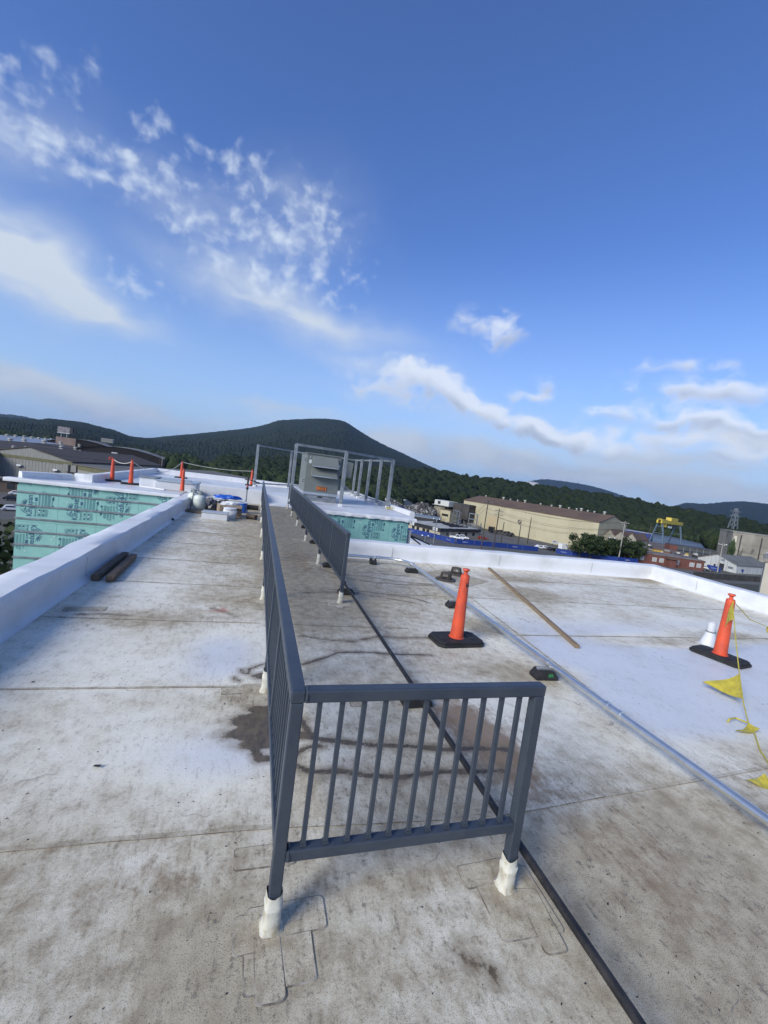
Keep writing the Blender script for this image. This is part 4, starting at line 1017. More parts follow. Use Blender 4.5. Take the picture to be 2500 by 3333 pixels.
beam(pL, pA, PT-.02); beam(pA, pB, PT-.02); beam(pB, pC[3], PT-.06, .09, .09); beam(pL1, pL2, PT-.05, .08, .08); beam(pL2, pC[3], PT-.06, .08, .08)
beam(pL1, pL2, FZ+.22, .07, .07, 'bottom_beam'); beam(pB, pC[3], FZ+.20, .07, .07, 'bottom_beam'); beam(pL, pA, FZ+.24, .07, .07, 'bottom_beam'); beam(pC[3], pL2, FZ+.24, .07, .07, 'bottom_beam')
a = pB+Vector((.1, -.35, 0))
st = MB(); pts = [Vector((a.x+.22*math.cos(t_)*(1+.1*wob(t_, 1)), a.y+.14*math.sin(t_), FZ+.06+.03*math.sin(3*t_))) for t_ in np.linspace(0, 11, 40)]
tag(st.tube(pts, .02, 6).build('rope_coil', M_YELLOW, smooth=True), 'yellow rope coil at the foot of the outer steel post', 'rope')
o = MB().box((a.x+.35, a.y-.05, FZ), (a.x+.75, a.y+.2, FZ+.18)).build('tool_bag', mat('navy_bag', (.02, .03, .09), .8), bevel=.04); tag(o, 'small navy tool bag beside the yellow rope coil', 'bag')
# pale lower roof and stays beyond the short green wall
a, c = spot(1322, 1738, -3.0), spot(1410, 1775, -3.0)
b = MB(); b.hexa([(a.x-1, a.y-3, -3.4), (c.x, c.y-1, -3.4), (c.x, c.y, -3.4), (a.x-1, a.y+2, -3.4), (a.x-1, a.y-3, -3.0), (c.x, c.y-1, -3.0), (c.x, c.y, -3.0), (a.x-1, a.y+2, -3.0)])
lowr = b.build('lower_roof', M_CLEAN); tag(lowr, 'pale lower roof beside the short green wall', 'roof')
for k_, lb in ((0, 'upper black stay rod beside the short green wall'), (1, 'lower black stay rod beside the short green wall')):
    p_, q_ = spot(1322+k_*10, 1735+k_*6, -1.0), spot(1368+k_*30, 1772+k_*0, -2.6)
    tag(MB().tube([p_, q_], .05, 8).build('stay_rod', M_BLACK), lb, 'rod', 'black stay rods')

# ------------------------------------------------------------------ ground, river, hills
G = -20.0
M_GROUND = mat('rough_ground', (.075, .075, .045), .95, c2=(.12, .11, .085), scale=.03, lo=.4, hi=.6, c3=(.05, .06, .03), scale3=.2, th3=.55)
b = MB(); b.poly([(-9000, -3000, G), (9000, -3000, G), (9000, 14000, G), (-9000, 14000, G)])
tag(b.build('ground', M_GROUND), kind='structure')
M_ASPH = mat('worn_asphalt', (.115, .11, .10), .9, c2=(.085, .083, .08), scale=.12, c3=(.19, .18, .16), scale3=1.2, th3=.66)
def sheet(name, pts, m, z=.02, kind='structure'):
    b = MB(); b.poly([(*spot(px, py, G)[:2], G+z) for px, py in pts]); return tag(b.build(name, m), kind=kind)
sheet('road', [(1300, 1740), (1400, 1738), (1560, 1775), (1815, 1797), (2200, 1850), (2700, 1905), (2700, 1960), (2100, 1900), (1500, 1850), (1300, 1800)], M_ASPH, .03)
sheet('yard', [(1440, 1722), (1560, 1722), (1860, 1785), (2060, 1800), (2060, 1830), (1810, 1803), (1640, 1782), (1490, 1768)], M_ASPH, .05)
M_GRASS = mat('verge_grass', (.05, .07, .025), .95, c2=(.085, .09, .04), scale=.4)
sheet('verge', [(1560, 1790), (1680, 1796), (1760, 1803), (1756, 1815), (1640, 1812), (1540, 1803)], M_GRASS, .06)
sheet('dirt_yard', [(1960, 1745), (2130, 1755), (2230, 1800), (2430, 1815), (2430, 1825), (2250, 1820), (2060, 1800)], mat('brown_yard', (.135, .105, .085), .95, c2=(.10, .08, .065), scale=.1), .04)
sheet('parking_strip', [(-300, 1600), (60, 1605), (60, 1690), (-300, 1700)], M_ASPH, .04)
m = mat('river_water', (.11, .125, .14), .35, c2=(.09, .105, .12), scale=.05, bump=.25, bscale=.6, stretch=(1, 1, 1))
sheet('river', [(2060, 1722), (2135, 1735), (2300, 1757), (2370, 1772), (2800, 1800), (2800, 1850), (2400, 1806), (2300, 1791), (2120, 1764), (2040, 1745)], m, .08)
sheet('sandy_bank', [(2070, 1716), (2150, 1722), (2300, 1748), (2400, 1772), (2370, 1774), (2300, 1759), (2135, 1737), (2060, 1724)], mat('sandy_bank', (.19, .145, .10), .95, c2=(.06, .07, .04), scale=.08, lo=.45, hi=.55), .12)

def forest_mat(name, c, c2, c3, sc, bumpd):
    m = bpy.data.materials.new(name); m.use_nodes = True; t = NT(m.node_tree); b = m.node_tree.nodes['Principled BSDF']
    b.inputs['Roughness'].default_value = .9; b.inputs['Specular IOR Level'].default_value = .15
    co = t.n('ShaderNodeTexCoord').outputs['Object']
    a = t.mix(t.step(t.noise(co, sc, 6, .6), .35, .65), c, c2)
    a = t.mix(t.step(t.noise(co, sc*.12, 5, .6), .45, .7), a, c3)
    vo = t.n('ShaderNodeTexVoronoi'); t.put(vo.inputs['Vector'], co); vo.inputs['Scale'].default_value = sc*.9
    t.put(b.inputs['Base Color'], a)
    bp = t.n('ShaderNodeBump'); bp.inputs['Strength'].default_value = .9; bp.inputs['Distance'].default_value = bumpd
    t.put(bp.inputs['Height'], t.m('SUBTRACT', t.noise(co, sc*1.6, 6, .65), t.m('MULTIPLY', vo.outputs['Distance'], .7))); t.put(b.inputs['Normal'], bp.outputs[0])
    return m
M_MTN = forest_mat('mountain_forest', (.014, .022, .012), (.028, .038, .018), (.018, .027, .015), .06, 9.0)
M_HILL = forest_mat('hill_forest', (.013, .021, .011), (.023, .033, .016), (.016, .025, .013), .08, 7.0)
def ridge(name, sil, dist, foot, m, cols=260, rows=40, rough_=1.0, back=1.25, power=1.15):
    """hill whose crest passes through the surveyed silhouette at the given distance"""
    sil = sorted(sil); px = np.array([s[0] for s in sil], float); py = np.array([s[1] for s in sil], float)
    xs_ = np.linspace(px[0], px[-1], cols); ysl = np.interp(xs_, px, py)
    k = 2; ysl = np.convolve(np.pad(ysl, k, mode='edge'), np.ones(2*k+1)/(2*k+1), 'valid')
    b = MB(); tot = rows+8
    for i in range(cols):
        pr = far(xs_[i], ysl[i], dist); pf = far(xs_[i], ysl[i], foot)
        for j in range(tot+1):
            if j <= rows:
                t_ = j/rows; x, y = pf.x+(pr.x-pf.x)*t_, pf.y+(pr.y-pf.y)*t_; z = G-1+(pr.z-G+1)*t_**power
                nse = rough_*(dist*.0035*wob(x*.004, y*.004)+dist*.0016*wob(x*.013, y*.012)+dist*.0009*nrg.uniform(-1, 1))*min(1, t_*4)*(1-t_**4*.9)
                if j == rows: nse = dist*.0007*rough_*nrg.uniform(-1, 1)
                z += nse
            else:
                t_ = (j-rows)/8; q = 1+(back-1)*t_; x, y = pr.x*q, pr.y*q; z = pr.z+(G-1-pr.z)*t_**1.3
            b.v.append((x, y, z))
    n = tot+1
    for i in range(cols-1):
        for j in range(tot): b.face([i*n+j, (i+1)*n+j, (i+1)*n+j+1, i*n+j+1])
    o = b.build(name, m, smooth=True); o.data.set_sharp_from_angle(angle=R(180))
    return tag(o, kind='structure')
ridge('mountain', [(300, 1432), (420, 1428), (500, 1424), (560, 1418), (640, 1411), (700, 1405), (780, 1397), (830, 1390), (870, 1380), (905, 1368), (950, 1365), (1000, 1363), (1060, 1362), (1100, 1366), (1125, 1372), (1150, 1388), (1190, 1415), (1250, 1448), (1300, 1470), (1380, 1508), (1430, 1530), (1520, 1562), (1620, 1590), (1760, 1620)], 3200, 900, M_MTN, 420, 70)
ridge('distant_hill', [(-250, 1330), (-80, 1346), (0, 1348), (45, 1349), (90, 1358), (125, 1366), (200, 1390), (300, 1420), (360, 1432)], 6000, 4200, M_HILL, 120, 14)
ridge('left_hill', [(-300, 1345), (-100, 1352), (0, 1357), (60, 1361), (130, 1365), (160, 1361), (193, 1365), (271, 1374), (331, 1389), (377, 1401), (422, 1419), (482, 1427), (560, 1442), (700, 1470)], 2200, 700, M_HILL, 260, 40)
ridge('pale_far_hill', [(1600, 1590), (1690, 1572), (1740, 1563), (1775, 1559), (1810, 1563), (1880, 1572), (1960, 1590), (2050, 1620), (2150, 1655), (2300, 1695)], 7500, 5200, M_HILL, 120, 12)
ridge('far_right_hill', [(2150, 1660), (2230, 1636), (2300, 1640), (2360, 1633), (2420, 1631), (2500, 1640), (2600, 1652), (2800, 1690)], 5200, 3600, M_HILL, 120, 12)
# the far ledge of pale quarried rock
q = thing('quarry_face', far(1745, 1573, 6300), 'pale quarry face on the far hill', 'quarry'); qq = far(1745, 1573, 6300)
b = MB(); b.poly([far(1690, 1575, 6300)-qq, far(1765, 1586, 6200)-qq, far(1748, 1571, 6400)-qq, far(1720, 1566, 6500)-qq]); b.build('rock', mat('pale_rock', (.45, .42, .38), .9), q)

# ------------------------------------------------------------------ forests (too many crowns to count)
def ico(sub):
    bm = bmesh.new(); bmesh.ops.create_icosphere(bm, subdivisions=sub, radius=1.0); bm.verts.ensure_lookup_table()
    V = np.array([v.co[:] for v in bm.verts]); F = np.array([[v.index for v in f.verts] for f in bm.faces]); bm.free(); return V, F
IV, IF = ico(2)
VAR = []
for k in range(10):
    s_ = k*3.7
    rad = np.array([1+.20*wob(v[0]*2.2+s_, v[1]*2.4, v[2]*2.0+s_)+.16*wob(v[0]*5+s_, v[1]*5.4, v[2]*5.2) for v in IV])+nrg.uniform(-.10, .10, len(IV))
    VAR.append(IV*rad[:, None])
def crowns(name, trees, m):
    vs, fs = [], []; n = 0
    for x, y, z, r, h in trees:
        V = VAR[rng.randrange(10)]; a = rng.uniform(0, 6.28); c, s = math.cos(a), math.sin(a)
        W = np.stack([(V[:, 0]*c-V[:, 1]*s)*r+x, (V[:, 0]*s+V[:, 1]*c)*r+y, V[:, 2]*h+z], -1)
        vs.append(W); fs.append(IF+n); n += len(W)
    V = np.concatenate(vs); F = np.concatenate(fs)
    me_ = bpy.data.meshes.new(name); me_.vertices.add(len(V)); me_.vertices.foreach_set('co', V.ravel())
    me_.loops.add(F.size); me_.loops.foreach_set('vertex_index', F.ravel().astype(np.int32)); me_.polygons.add(len(F))
    me_.polygons.foreach_set('loop_start', np.arange(0, F.size, 3)); me_.polygons.foreach_set('loop_total', np.full(len(F), 3)); me_.update(calc_edges=True)
    me_.materials.append(m)
    return link(name, me_)
M_FOR = forest_mat('ridge_trees', (.012, .021, .010), (.028, .038, .016), (.017, .026, .012), .55, 1.2)
RS = [(700, 1478), (820, 1488), (900, 1492), (980, 1500), (1100, 1515), (1200, 1520), (1300, 1520), (1360, 1524), (1430, 1533), (1480, 1540), (1560, 1556), (1640, 1562), (1740, 1578), (1850, 1592), (1960, 1610), (2060, 1626), (2150, 1645), (2250, 1665), (2330, 1682), (2420, 1698), (2500, 1720), (2620, 1745), (2800, 1790)]
RD = [(700, 640), (1000, 640), (1300, 640), (1500, 680), (1800, 680), (2100, 620), (2300, 560), (2500, 520), (2800, 480)]
FT = [(700, 420), (1000, 400), (1250, 350), (1500, 400), (1800, 480), (2050, 540), (2200, 510), (2350, 460), (2500, 420), (2800, 400)]
def itp(tab, x): return float(np.interp(x, [t[0] for t in tab], [t[1] for t in tab]))
hillpts = []
b = MB(); cols_ = 70
for i in range(cols_):
    px = 700+(2800-700)*i/(cols_-1); d1, d0 = itp(RD, px), itp(FT, px)
    pr, pf = far(px, itp(RS, px)+2, d1), far(px, itp(RS, px), d0)
    for t_ in np.linspace(0, 1, 9): b.v.append((pf.x+(pr.x-pf.x)*t_, pf.y+(pr.y-pf.y)*t_, G-.5+(pr.z-7-G)*t_**.9))
    for t_ in (.33, .66, 1.0): b.v.append((pr.x*(1+.3*t_), pr.y*(1+.3*t_), (pr.z-7)+(G-1-pr.z+7)*t_))
for i in range(cols_-1):
    for j in range(11): b.face([i*12+j, (i+1)*12+j, (i+1)*12+j+1, i*12+j+1])
tag(b.build('wooded_ridge', mat('forest_floor', (.02, .028, .014), .95)), kind='structure')
tr = []
for _ in range(3300):
    px = rng.uniform(720, 2790); t_ = rng.random()**.75; d1, d0 = itp(RD, px), itp(FT, px); dd_ = d0+(d1-d0)*t_
    pr = far(px, itp(RS, px)+2, d1); pg = far(px, itp(RS, px), dd_); zg = G-.5+(pr.z-7-G)*t_**.9
    h = rng.uniform(5, 9.5); r_ = rng.uniform(4.2, 8.0)
    tr.append((pg.x, pg.y, zg+h*.55, r_, h*.8))
tag(crowns('ridge_forest', tr, M_FOR), 'dark green forest covering the ridge across the river', 'forest', kind='stuff')
M_FOR2 = forest_mat('lowland_trees', (.017, .029, .012), (.042, .056, .020), (.026, .040, .015), .6, 1.0)
tr = []
for _ in range(1500):       # belt between the mountain and the dark roofs
    px = rng.uniform(380, 1320); dd_ = rng.uniform(260, 520) if px > 640 else rng.uniform(330, 760)
    if px < 700 and dd_ < 330+.25*(700-px): continue
    pg = far(px, 1500, dd_); h = rng.uniform(4, 8.5); tr.append((pg.x, pg.y, G+h*.7+max(0, dd_-430)*.008, rng.uniform(3.5, 7), h))
for _ in range(700):        # left belt in front of the long hill
    px = rng.uniform(-300, 640); dd_ = rng.uniform(480, 1000)
    pg = far(px, 1420, dd_); h = rng.uniform(4, 8); tr.append((pg.x, pg.y, G+h*.6+(dd_-480)*.006, rng.uniform(4, 8), h))
for _ in range(60):
    px = rng.uniform(-150, 45); pg = far(px, 1420, rng.uniform(380, 470)); h = rng.uniform(5, 8); tr.append((pg.x, pg.y, G+h, 6, h*1.1))
for _ in range(150):        # far bank scrub
    px = rng.uniform(2050, 2760); pg = far(px, 1700, itp(FT, px)-rng.uniform(4, 22)); h = rng.uniform(2, 4.5); tr.append((pg.x, pg.y, G+h*.6, rng.uniform(2.5, 5), h))
for _ in range(16):
    pg = far(rng.uniform(2322, 2372), 1740, rng.uniform(380, 400)); h = rng.uniform(6, 8.5); tr.append((pg.x, pg.y, G+h, rng.uniform(5, 8), h*1.05))
tag(crowns('lowland_forest', tr, M_FOR2), 'mixed green trees massed below the mountain', 'forest', kind='stuff')
tag(sheet('meadow', [(640, 1530), (1000, 1560), (1330, 1640), (1330, 1655), (1000, 1620), (640, 1560)], mat('meadow_grass', (.075, .10, .03), .95, c2=(.05, .075, .025), scale=.05), .1), kind='structure')

# ------------------------------------------------------------------ single trees
M_LEAF = mat('dark_leaves', (.020, .036, .014), .7, c2=(.045, .065, .022), scale=.35, spec=.2)
M_BARK = mat('bark', (.055, .045, .035), .95, c2=(.03, .025, .02), scale=2)
def tree(label, loc, H, CR_, n, seed, leaf=.55, low=.28, group='shade trees', name='shade_tree', m=M_LEAF):
    rr = random.Random(seed); t = thing(name, loc, label, 'tree', group)
    b = MB(); pts = [(0, 0, 0), (.1, .05, H*.2), (-.1, .1, H*.45), (0, 0, H*.7)]; b.tube(pts, [H*.035, H*.028, H*.02, H*.008], 7)
    cl = []
    for k in range(9):
        a = rr.uniform(0, 6.28); z0 = H*rr.uniform(.2, .5); e = (math.cos(a)*CR_*.7, math.sin(a)*CR_*.7, z0+H*rr.uniform(.1, .35)); b.tube([(0, 0, z0), (e[0]*.5, e[1]*.5, (z0+e[2])/2+.3), e], [H*.014, H*.009, H*.004], 5)
        cl.append(e)
    b.build('trunk', M_BARK, t)
    b = MB(); clumps = []
    for k in range(26):
        a, u = rr.uniform(0, 6.28), rr.random(); zz = H*(low+(1-low)*u); rad = CR_*(math.sin(math.pi*min(1, .12+.86*u))**.6)*rr.uniform(.35, .95)
        clumps.append((math.cos(a)*rad, math.sin(a)*rad, zz*.93, CR_*rr.uniform(.22, .42)))
    for c_ in cl: clumps.append((*c_, CR_*.3))
    for _ in range(n):
        c_ = clumps[rr.randrange(len(clumps))]; v = Vector((rr.gauss(0, 1), rr.gauss(0, 1), rr.gauss(0, 1))).normalized()*c_[3]*rr.random()**.35
        p_ = Vector(c_[:3])+Vector((v.x, v.y, v.z*.75)); x = Vector((rr.gauss(0, 1), rr.gauss(0, 1), rr.gauss(0, .6))).normalized(); y = x.orthogonal().normalized(); y.rotate(Matrix.Rotation(rr.uniform(0, 6.28), 3, x))
        s_ = leaf*rr.uniform(.6, 1.3); b.poly([p_-x*s_*.5, p_+y*s_*.32, p_+x*s_*.5, p_-y*s_*.32])
    b.build('crown', m, t)
    return t
for i, (px, py, H, CR_, lb) in enumerate(((1885, 1813, 10.0, 5.2, 'leafy shade tree at the start of the row by the yellow building'), (1920, 1817, 9.6, 4.6, 'shade tree second in the row along the blue fence'), (1955, 1820, 9.2, 4.6, 'shade tree in the middle of the row along the blue fence'), (1985, 1822, 9.0, 4.2, 'shade tree beside the gap in the row along the blue fence'),
                                          (2030, 1826, 9.6, 4.4, 'shade tree behind the concrete lamp pole'), (2065, 1828, 8.8, 4.4, 'last shade tree before the red brick building'))):
    a = spot(px, py, G); tree(lb, a, H, CR_, 2600, 30+i, .7, .24)
tree('dark tree rising beside the tall green wall', (-15.5, 25.0, G), 17.5, 4.6, 6000, 77, .36, .3, 'trees beside the building')
tree('black shaded tree below the left parapet', (-10.9, 18.6, G), 20.8, 3.9, 9000, 78, .34, .45, 'trees beside the building')

# ------------------------------------------------------------------ buildings
def rotz(v, a): return Vector((v[0]*math.cos(a)-v[1]*math.sin(a), v[0]*math.sin(a)+v[1]*math.cos(a), v[2] if len(v) > 2 else 0))
class Bld:
    """rectangular building: origin = front left ground corner, local x along the front, local y back"""
    def __init__(s, name, label, fl, fr, depth, cat='building', group=None):
        fl, fr = Vector(fl), Vector(fr); d_ = fr-fl; s.W = math.hypot(d_.x, d_.y); s.a = math.atan2(d_.y, d_.x); s.D = depth
        s.t = thing(name, (fl.x, fl.y, G), label, cat, group, s.a)
    def box(s, nm, a, b_, m, bevel=0.): return MB().box(a, b_).build(nm, m, s.t, bevel=bevel)
    def gable(s, h, rise, wm, rm, over=.4, along='x', z0=0., x0=0., x1=None, y0=0., y1=None, nm='wall'):
        x1 = s.W if x1 is None else x1; y1 = s.D if y1 is None else y1
        b = MB()
        if along == 'x':
            mid = (y0+y1)/2
            b.v += [(x0, y0, z0), (x1, y0, z0), (x1, y1, z0), (x0, y1, z0), (x0, y0, h), (x1, y0, h), (x1, y1, h), (x0, y1, h), (x0, mid, h+rise), (x1, mid, h+rise)]
            for f in ((0, 1, 5, 4), (2, 3, 7, 6), (1, 2, 6, 9, 5), (3, 0, 4, 8, 7)): b.face(f)
            o = b.build(nm, wm, s.t); q = MB(); o_ = over; sl = rise/((y1-y0)/2)
            q.hexa([(x0-o_, y0-o_, h-sl*o_+.06), (x1+o_, y0-o_, h-sl*o_+.06), (x1+o_, mid, h+rise+.06), (x0-o_, mid, h+rise+.06), (x0-o_, y0-o_, h-sl*o_+.36), (x1+o_, y0-o_, h-sl*o_+.36), (x1+o_, mid, h+rise+.36), (x0-o_, mid, h+rise+.36)])
            q.hexa([(x0-o_, y1+o_, h-sl*o_+.06), (x1+o_, y1+o_, h-sl*o_+.06), (x1+o_, mid, h+rise+.06), (x0-o_, mid, h+rise+.06), (x0-o_, y1+o_, h-sl*o_+.36), (x1+o_, y1+o_, h-sl*o_+.36), (x1+o_, mid, h+rise+.36), (x0-o_, mid, h+rise+.36)])
        else:
            mid = (x0+x1)/2
            b.v += [(x0, y0, z0), (x1, y0, z0), (x1, y1, z0), (x0, y1, z0), (x0, y0, h), (x1, y0, h), (x1, y1, h), (x0, y1, h), (mid, y0, h+rise), (mid, y1, h+rise)]
            for f in ((0, 1, 5, 8, 4), (2, 3, 7, 9, 6), (1, 2, 6, 5), (3, 0, 4, 7)): b.face(f)
            o = b.build(nm, wm, s.t); q = MB(); o_ = over; sl = rise/((x1-x0)/2)
            for xe in (x0-o_, x1+o_):
                q.hexa([(xe, y0-o_, h-sl*o_+.06), (mid, y0-o_, h+rise+.06), (mid, y1+o_, h+rise+.06), (xe, y1+o_, h-sl*o_+.06), (xe, y0-o_, h-sl*o_+.36), (mid, y0-o_, h+rise+.36), (mid, y1+o_, h+rise+.36), (xe, y1+o_, h-sl*o_+.36)])
        q.build('roof', rm, s.t)
        return o
    def win(s, x, z, w_, h_, m, y=0., fm=None, nm='window'):
        f = s.box(nm, (x-.08, y-.06, z-.08), (x+w_+.08, y-.01, z+h_+.08), fm or M_CLEAN)
        MB().box((x, y-.09, z), (x+w_, y-.065, z+h_)).build('pane', m, f)
M_GLASS = mat('dark_glass', (.02, .025, .03), .15)
M_YWALL = mat('cream_yellow_siding', (.44, .395, .26), .75, c2=(.385, .34, .22), scale=.12, c3=(.36, .29, .17), scale3=.45, th3=.66, stretch=(1, 1, .4))
M_BROOF = mat('brown_rust_roof', (.13, .082, .052), .85, c2=(.095, .062, .042), scale=.15, bump=.1)
M_CONC = mat('stained_concrete', (.30, .275, .22), .9, c2=(.20, .185, .15), scale=.14, c3=(.11, .10, .085), scale3=.3, th3=.60, stretch=(1, 1, .35))
def topz(px, py, p): d = look(px, py); t_ = math.hypot(p.x, p.y)/math.hypot(d[0], d[1]); return EYE+d[2]*t_-G

# big yellow works
fl, fr = spot(1500, 1703, G), spot(1934, 1801, G)
yb = Bld('yellow_works', 'long cream yellow works building with a rusty brown roof', fl, fr, 26)
hE = (topz(1498, 1627, fl)+topz(1936, 1699, fr))/2
yb.gable(hE, 3.4, M_YWALL, M_BROOF, .25)
for k in range(9):       # siding courses
    z = hE*(k+1)/10; yb.box('siding_joint', (.02, -.05, z), (yb.W-.02, -.005, z+.10), M_YWALL)
yb.box('door_panel', (yb.W*.235, -.10, .2), (yb.W*.33, -.055, hE*.55), mat('tan_panel', (.40, .32, .19), .8))
yb.box('door_panel', (yb.W*.03, -.10, .2), (yb.W*.055, -.055, hE*.62), mat('tan_panel', (.40, .32, .19), .8))
b = MB(); b.lathe([(1.0, 0), (1.0, .9), (.7, .95), (.7, .3)], 14); b.build('wall_fan', M_CONC, yb.t, True, loc=(yb.W*.50, -.02, hE*.56), rot=(R(90), 0, 0))
for i, f in enumerate((.06, .22, .28, .34, .40, .52, .60, .66, .72, .77, .80, .84, .88, .94)):
    v = MB(); s_ = .62+.3*(i % 3 == 1); v.lathe([(.45*s_, 0), (.45*s_, 1.0*s_), (.85*s_, 1.15*s_), (.85*s_, 1.45*s_), (.3, 1.75*s_)], 10); v.build('roof_vent', mat('pale_vent', (.42, .40, .35), .6), yb.t, True, loc=(yb.W*f, 13, hE+3.5))
for k in range(3):       # gabled bays at its far end
    w_ = 4.6; x0 = yb.W+.1; yb.gable(hE*.62, 2.6, M_CONC, M_BROOF, .1, 'y', hE*.22, x0+k*w_+.02*k, x0+(k+1)*w_, 6, 18, 'bay_wall')
    yb.box('bay_window', (x0+k*w_+1.9, 5.9, hE*.42), (x0+k*w_+2.7, 5.98, hE*.55), M_GLASS)
yb.box('bay_base', (yb.W+.15, 8, 0), (yb.W+13.5, 17.5, hE*.22-.02), M_BLACK)
b = MB(); b.hexa([(yb.W-1, -1.5, 2.2), (yb.W+11, 2.5, 2.2), (yb.W+11, 6, 4.6), (yb.W-1, 0, 4.6), (yb.W-1, -1.5, 2.4), (yb.W+11, 2.5, 2.4), (yb.W+11, 6, 4.8), (yb.W-1, 0, 4.8)]); b.build('lean_to_roof', M_BROOF, yb.t)
# silo and control house left of it
fl, fr = spot(1408, 1690, G), spot(1441, 1697, G)
tw = Bld('silo_tower', 'tall concrete silo tower with a white bin on top', fl, fr, 8)
ht = topz(1412, 1640, fl); tw.box('wall', (0, 0, 0), (tw.W, 8, ht), M_CONC)
for k in range(5): tw.box('rib', (tw.W*(k+.1)/5, -.22, 0), (tw.W*(k+.1)/5+.4, -.01, ht-.1), M_CONC)
zb_ = topz(1425, 1626, fl); tw.box('bin', (.6, -1, ht), (tw.W+3.5, 7, zb_), mat('pale_bin', (.50, .50, .46), .7)); tw.box('bin_door', (tw.W*.4, -1.12, ht+.6), (tw.W*.65, -1.01, zb_-.5), M_BLACK); tw.box('deck', (-.8, -1.6, ht-.25), (tw.W+4, 8.5, ht-.02), M_CONC)
tw.box('dark_gallery', (tw.W+3.6, 3, ht*.35), (tw.W+15, 12, zb_-.3), mat('dark_steelwork', (.035, .032, .03), .8, c2=(.06, .055, .05), scale=.3))
fl, fr = spot(1429, 1697, G), spot(1461, 1704, G)
ch = Bld('control_house', 'cream control house in front of the silo tower', fl, fr, 9)
hc = topz(1436, 1657, fl); ch.box('wall', (0, 0, 0), (ch.W, 9, hc), M_YWALL); ch.box('roof', (-.3, -.3, hc), (ch.W+.3, 9.3, hc+.35), M_BROOF); ch.win(ch.W*.2, hc*.52, ch.W*.62, hc*.16, M_GLASS, fm=mat('rust_frame', (.10, .07, .04), .8))
# switchyard
sy = thing('switchyard', spot(1530, 1725, G), 'steel switchyard frames before the yellow building', 'substation'); so_ = spot(1530, 1725, G)
for (px0, px1, pyb, pyt) in ((1522, 1548, 1722, 1671), (1470, 1482, 1708, 1660), (1484, 1490, 1712, 1662)):
    a, c = spot(px0, pyb, G)-so_, spot(px1, pyb+6, G)-so_; h_ = topz((px0+px1)/2, pyt, spot(px0, pyb, G))
    for p_ in (a, c, a+Vector((1.5, 3, 0)), c+Vector((1.5, 3, 0))): MB().bar(p_, p_+Vector((0, 0, h_)), .35, .35).build('column', M_GALVD, sy)
    for z_ in (.35, .65, .98): MB().bar(a+Vector((0, 0, h_*z_)), c+Vector((0, 0, h_*z_)), .3, .3).build('girder', M_GALVD, sy); MB().bar(a+Vector((1.5, 3, h_*z_)), c+Vector((1.5, 3, h_*z_)), .3, .3).build('girder', M_GALVD, sy)
for k in range(14):
    p_ = spot(rng.uniform(1478, 1600), rng.uniform(1716, 1730), G)-so_; s_ = rng.uniform(.5, 1.3); MB().box((p_.x-s_, p_.y-s_, 0), (p_.x+s_, p_.y+s_, s_*2)).build('transformer', M_GALVD if k % 2 else M_CONC, sy)
    MB().bar((p_.x, p_.y, s_*2), (p_.x, p_.y, s_*2+2.2), .2, .2).build('bushing', M_GALVD, sy)
# office
fl, fr, fb = spot(1322, 1722, G), spot(1430, 1750, G), spot(1517, 1742, G)
of = Bld('office_block', 'low office with a black fascia and pale flat roof', fl, fr, math.hypot(fb.x-fr.x, fb.y-fr.y))
ho = 3.9; of.box('wall', (0, 0, 0), (of.W, of.D, ho-1.4), mat('cream_office', (.42, .37, .27), .8)); of.box('fascia', (-.5, -.6, ho-1.4), (of.W+.6, of.D+.4, ho), mat('black_fascia', (.018, .018, .02), .6)); of.box('roof', (-.1, -.2, ho), (of.W+.2, of.D, ho+.04), mat('pale_flat_roof', (.40, .40, .37), .9, c2=(.30, .30, .28), scale=.3))
for f in (.18, .32, .5, .62): of.win(of.W*f, 1.0, 1.5, 1.1, M_GLASS, fm=M_BLACK)
for f in (.15, .45, .62, .82): of.box('side_window', (of.W+.012, of.D*f, .9), (of.W+.05, of.D*f+1.6, 2.2), M_GLASS)
for f in (.13, .82): of.box('sign_panel', (of.W*f, -.70, ho-1.35), (of.W*f+2.6, -.61, ho-.1), M_CLEAN)
for f in (.14, .83):
    for k in range(2): of.box('sign_lettering', (of.W*f+.1, -.73, ho-.55-.45*k), (of.W*f+1.1+.8*k, -.705, ho-.32-.42*k), M_BLACK)
for k in range(6): of.box('roof_unit', (of.W*(.1+.14*k), of.D*rng.uniform(.2, .8), ho+.04), (of.W*(.1+.14*k)+.6, of.D*.85, ho+.5), M_BLACK)
# dark shed behind the office
fl, fr = spot(1330, 1708, G), spot(1420, 1722, G)
ds = Bld('dark_shed', 'black sided shed with a pale roof edge behind the office', fl, fr, 14); ds.box('wall', (0, 0, 0), (ds.W, 14, 4.5), M_BLACK); ds.box('roof', (-.3, -.3, 4.5), (ds.W+.3, 14.3, 4.8), M_GALVD); ds.box('door', (ds.W*.8, -.08, 0), (ds.W*.88, -.01, 3.4), M_GALVD)

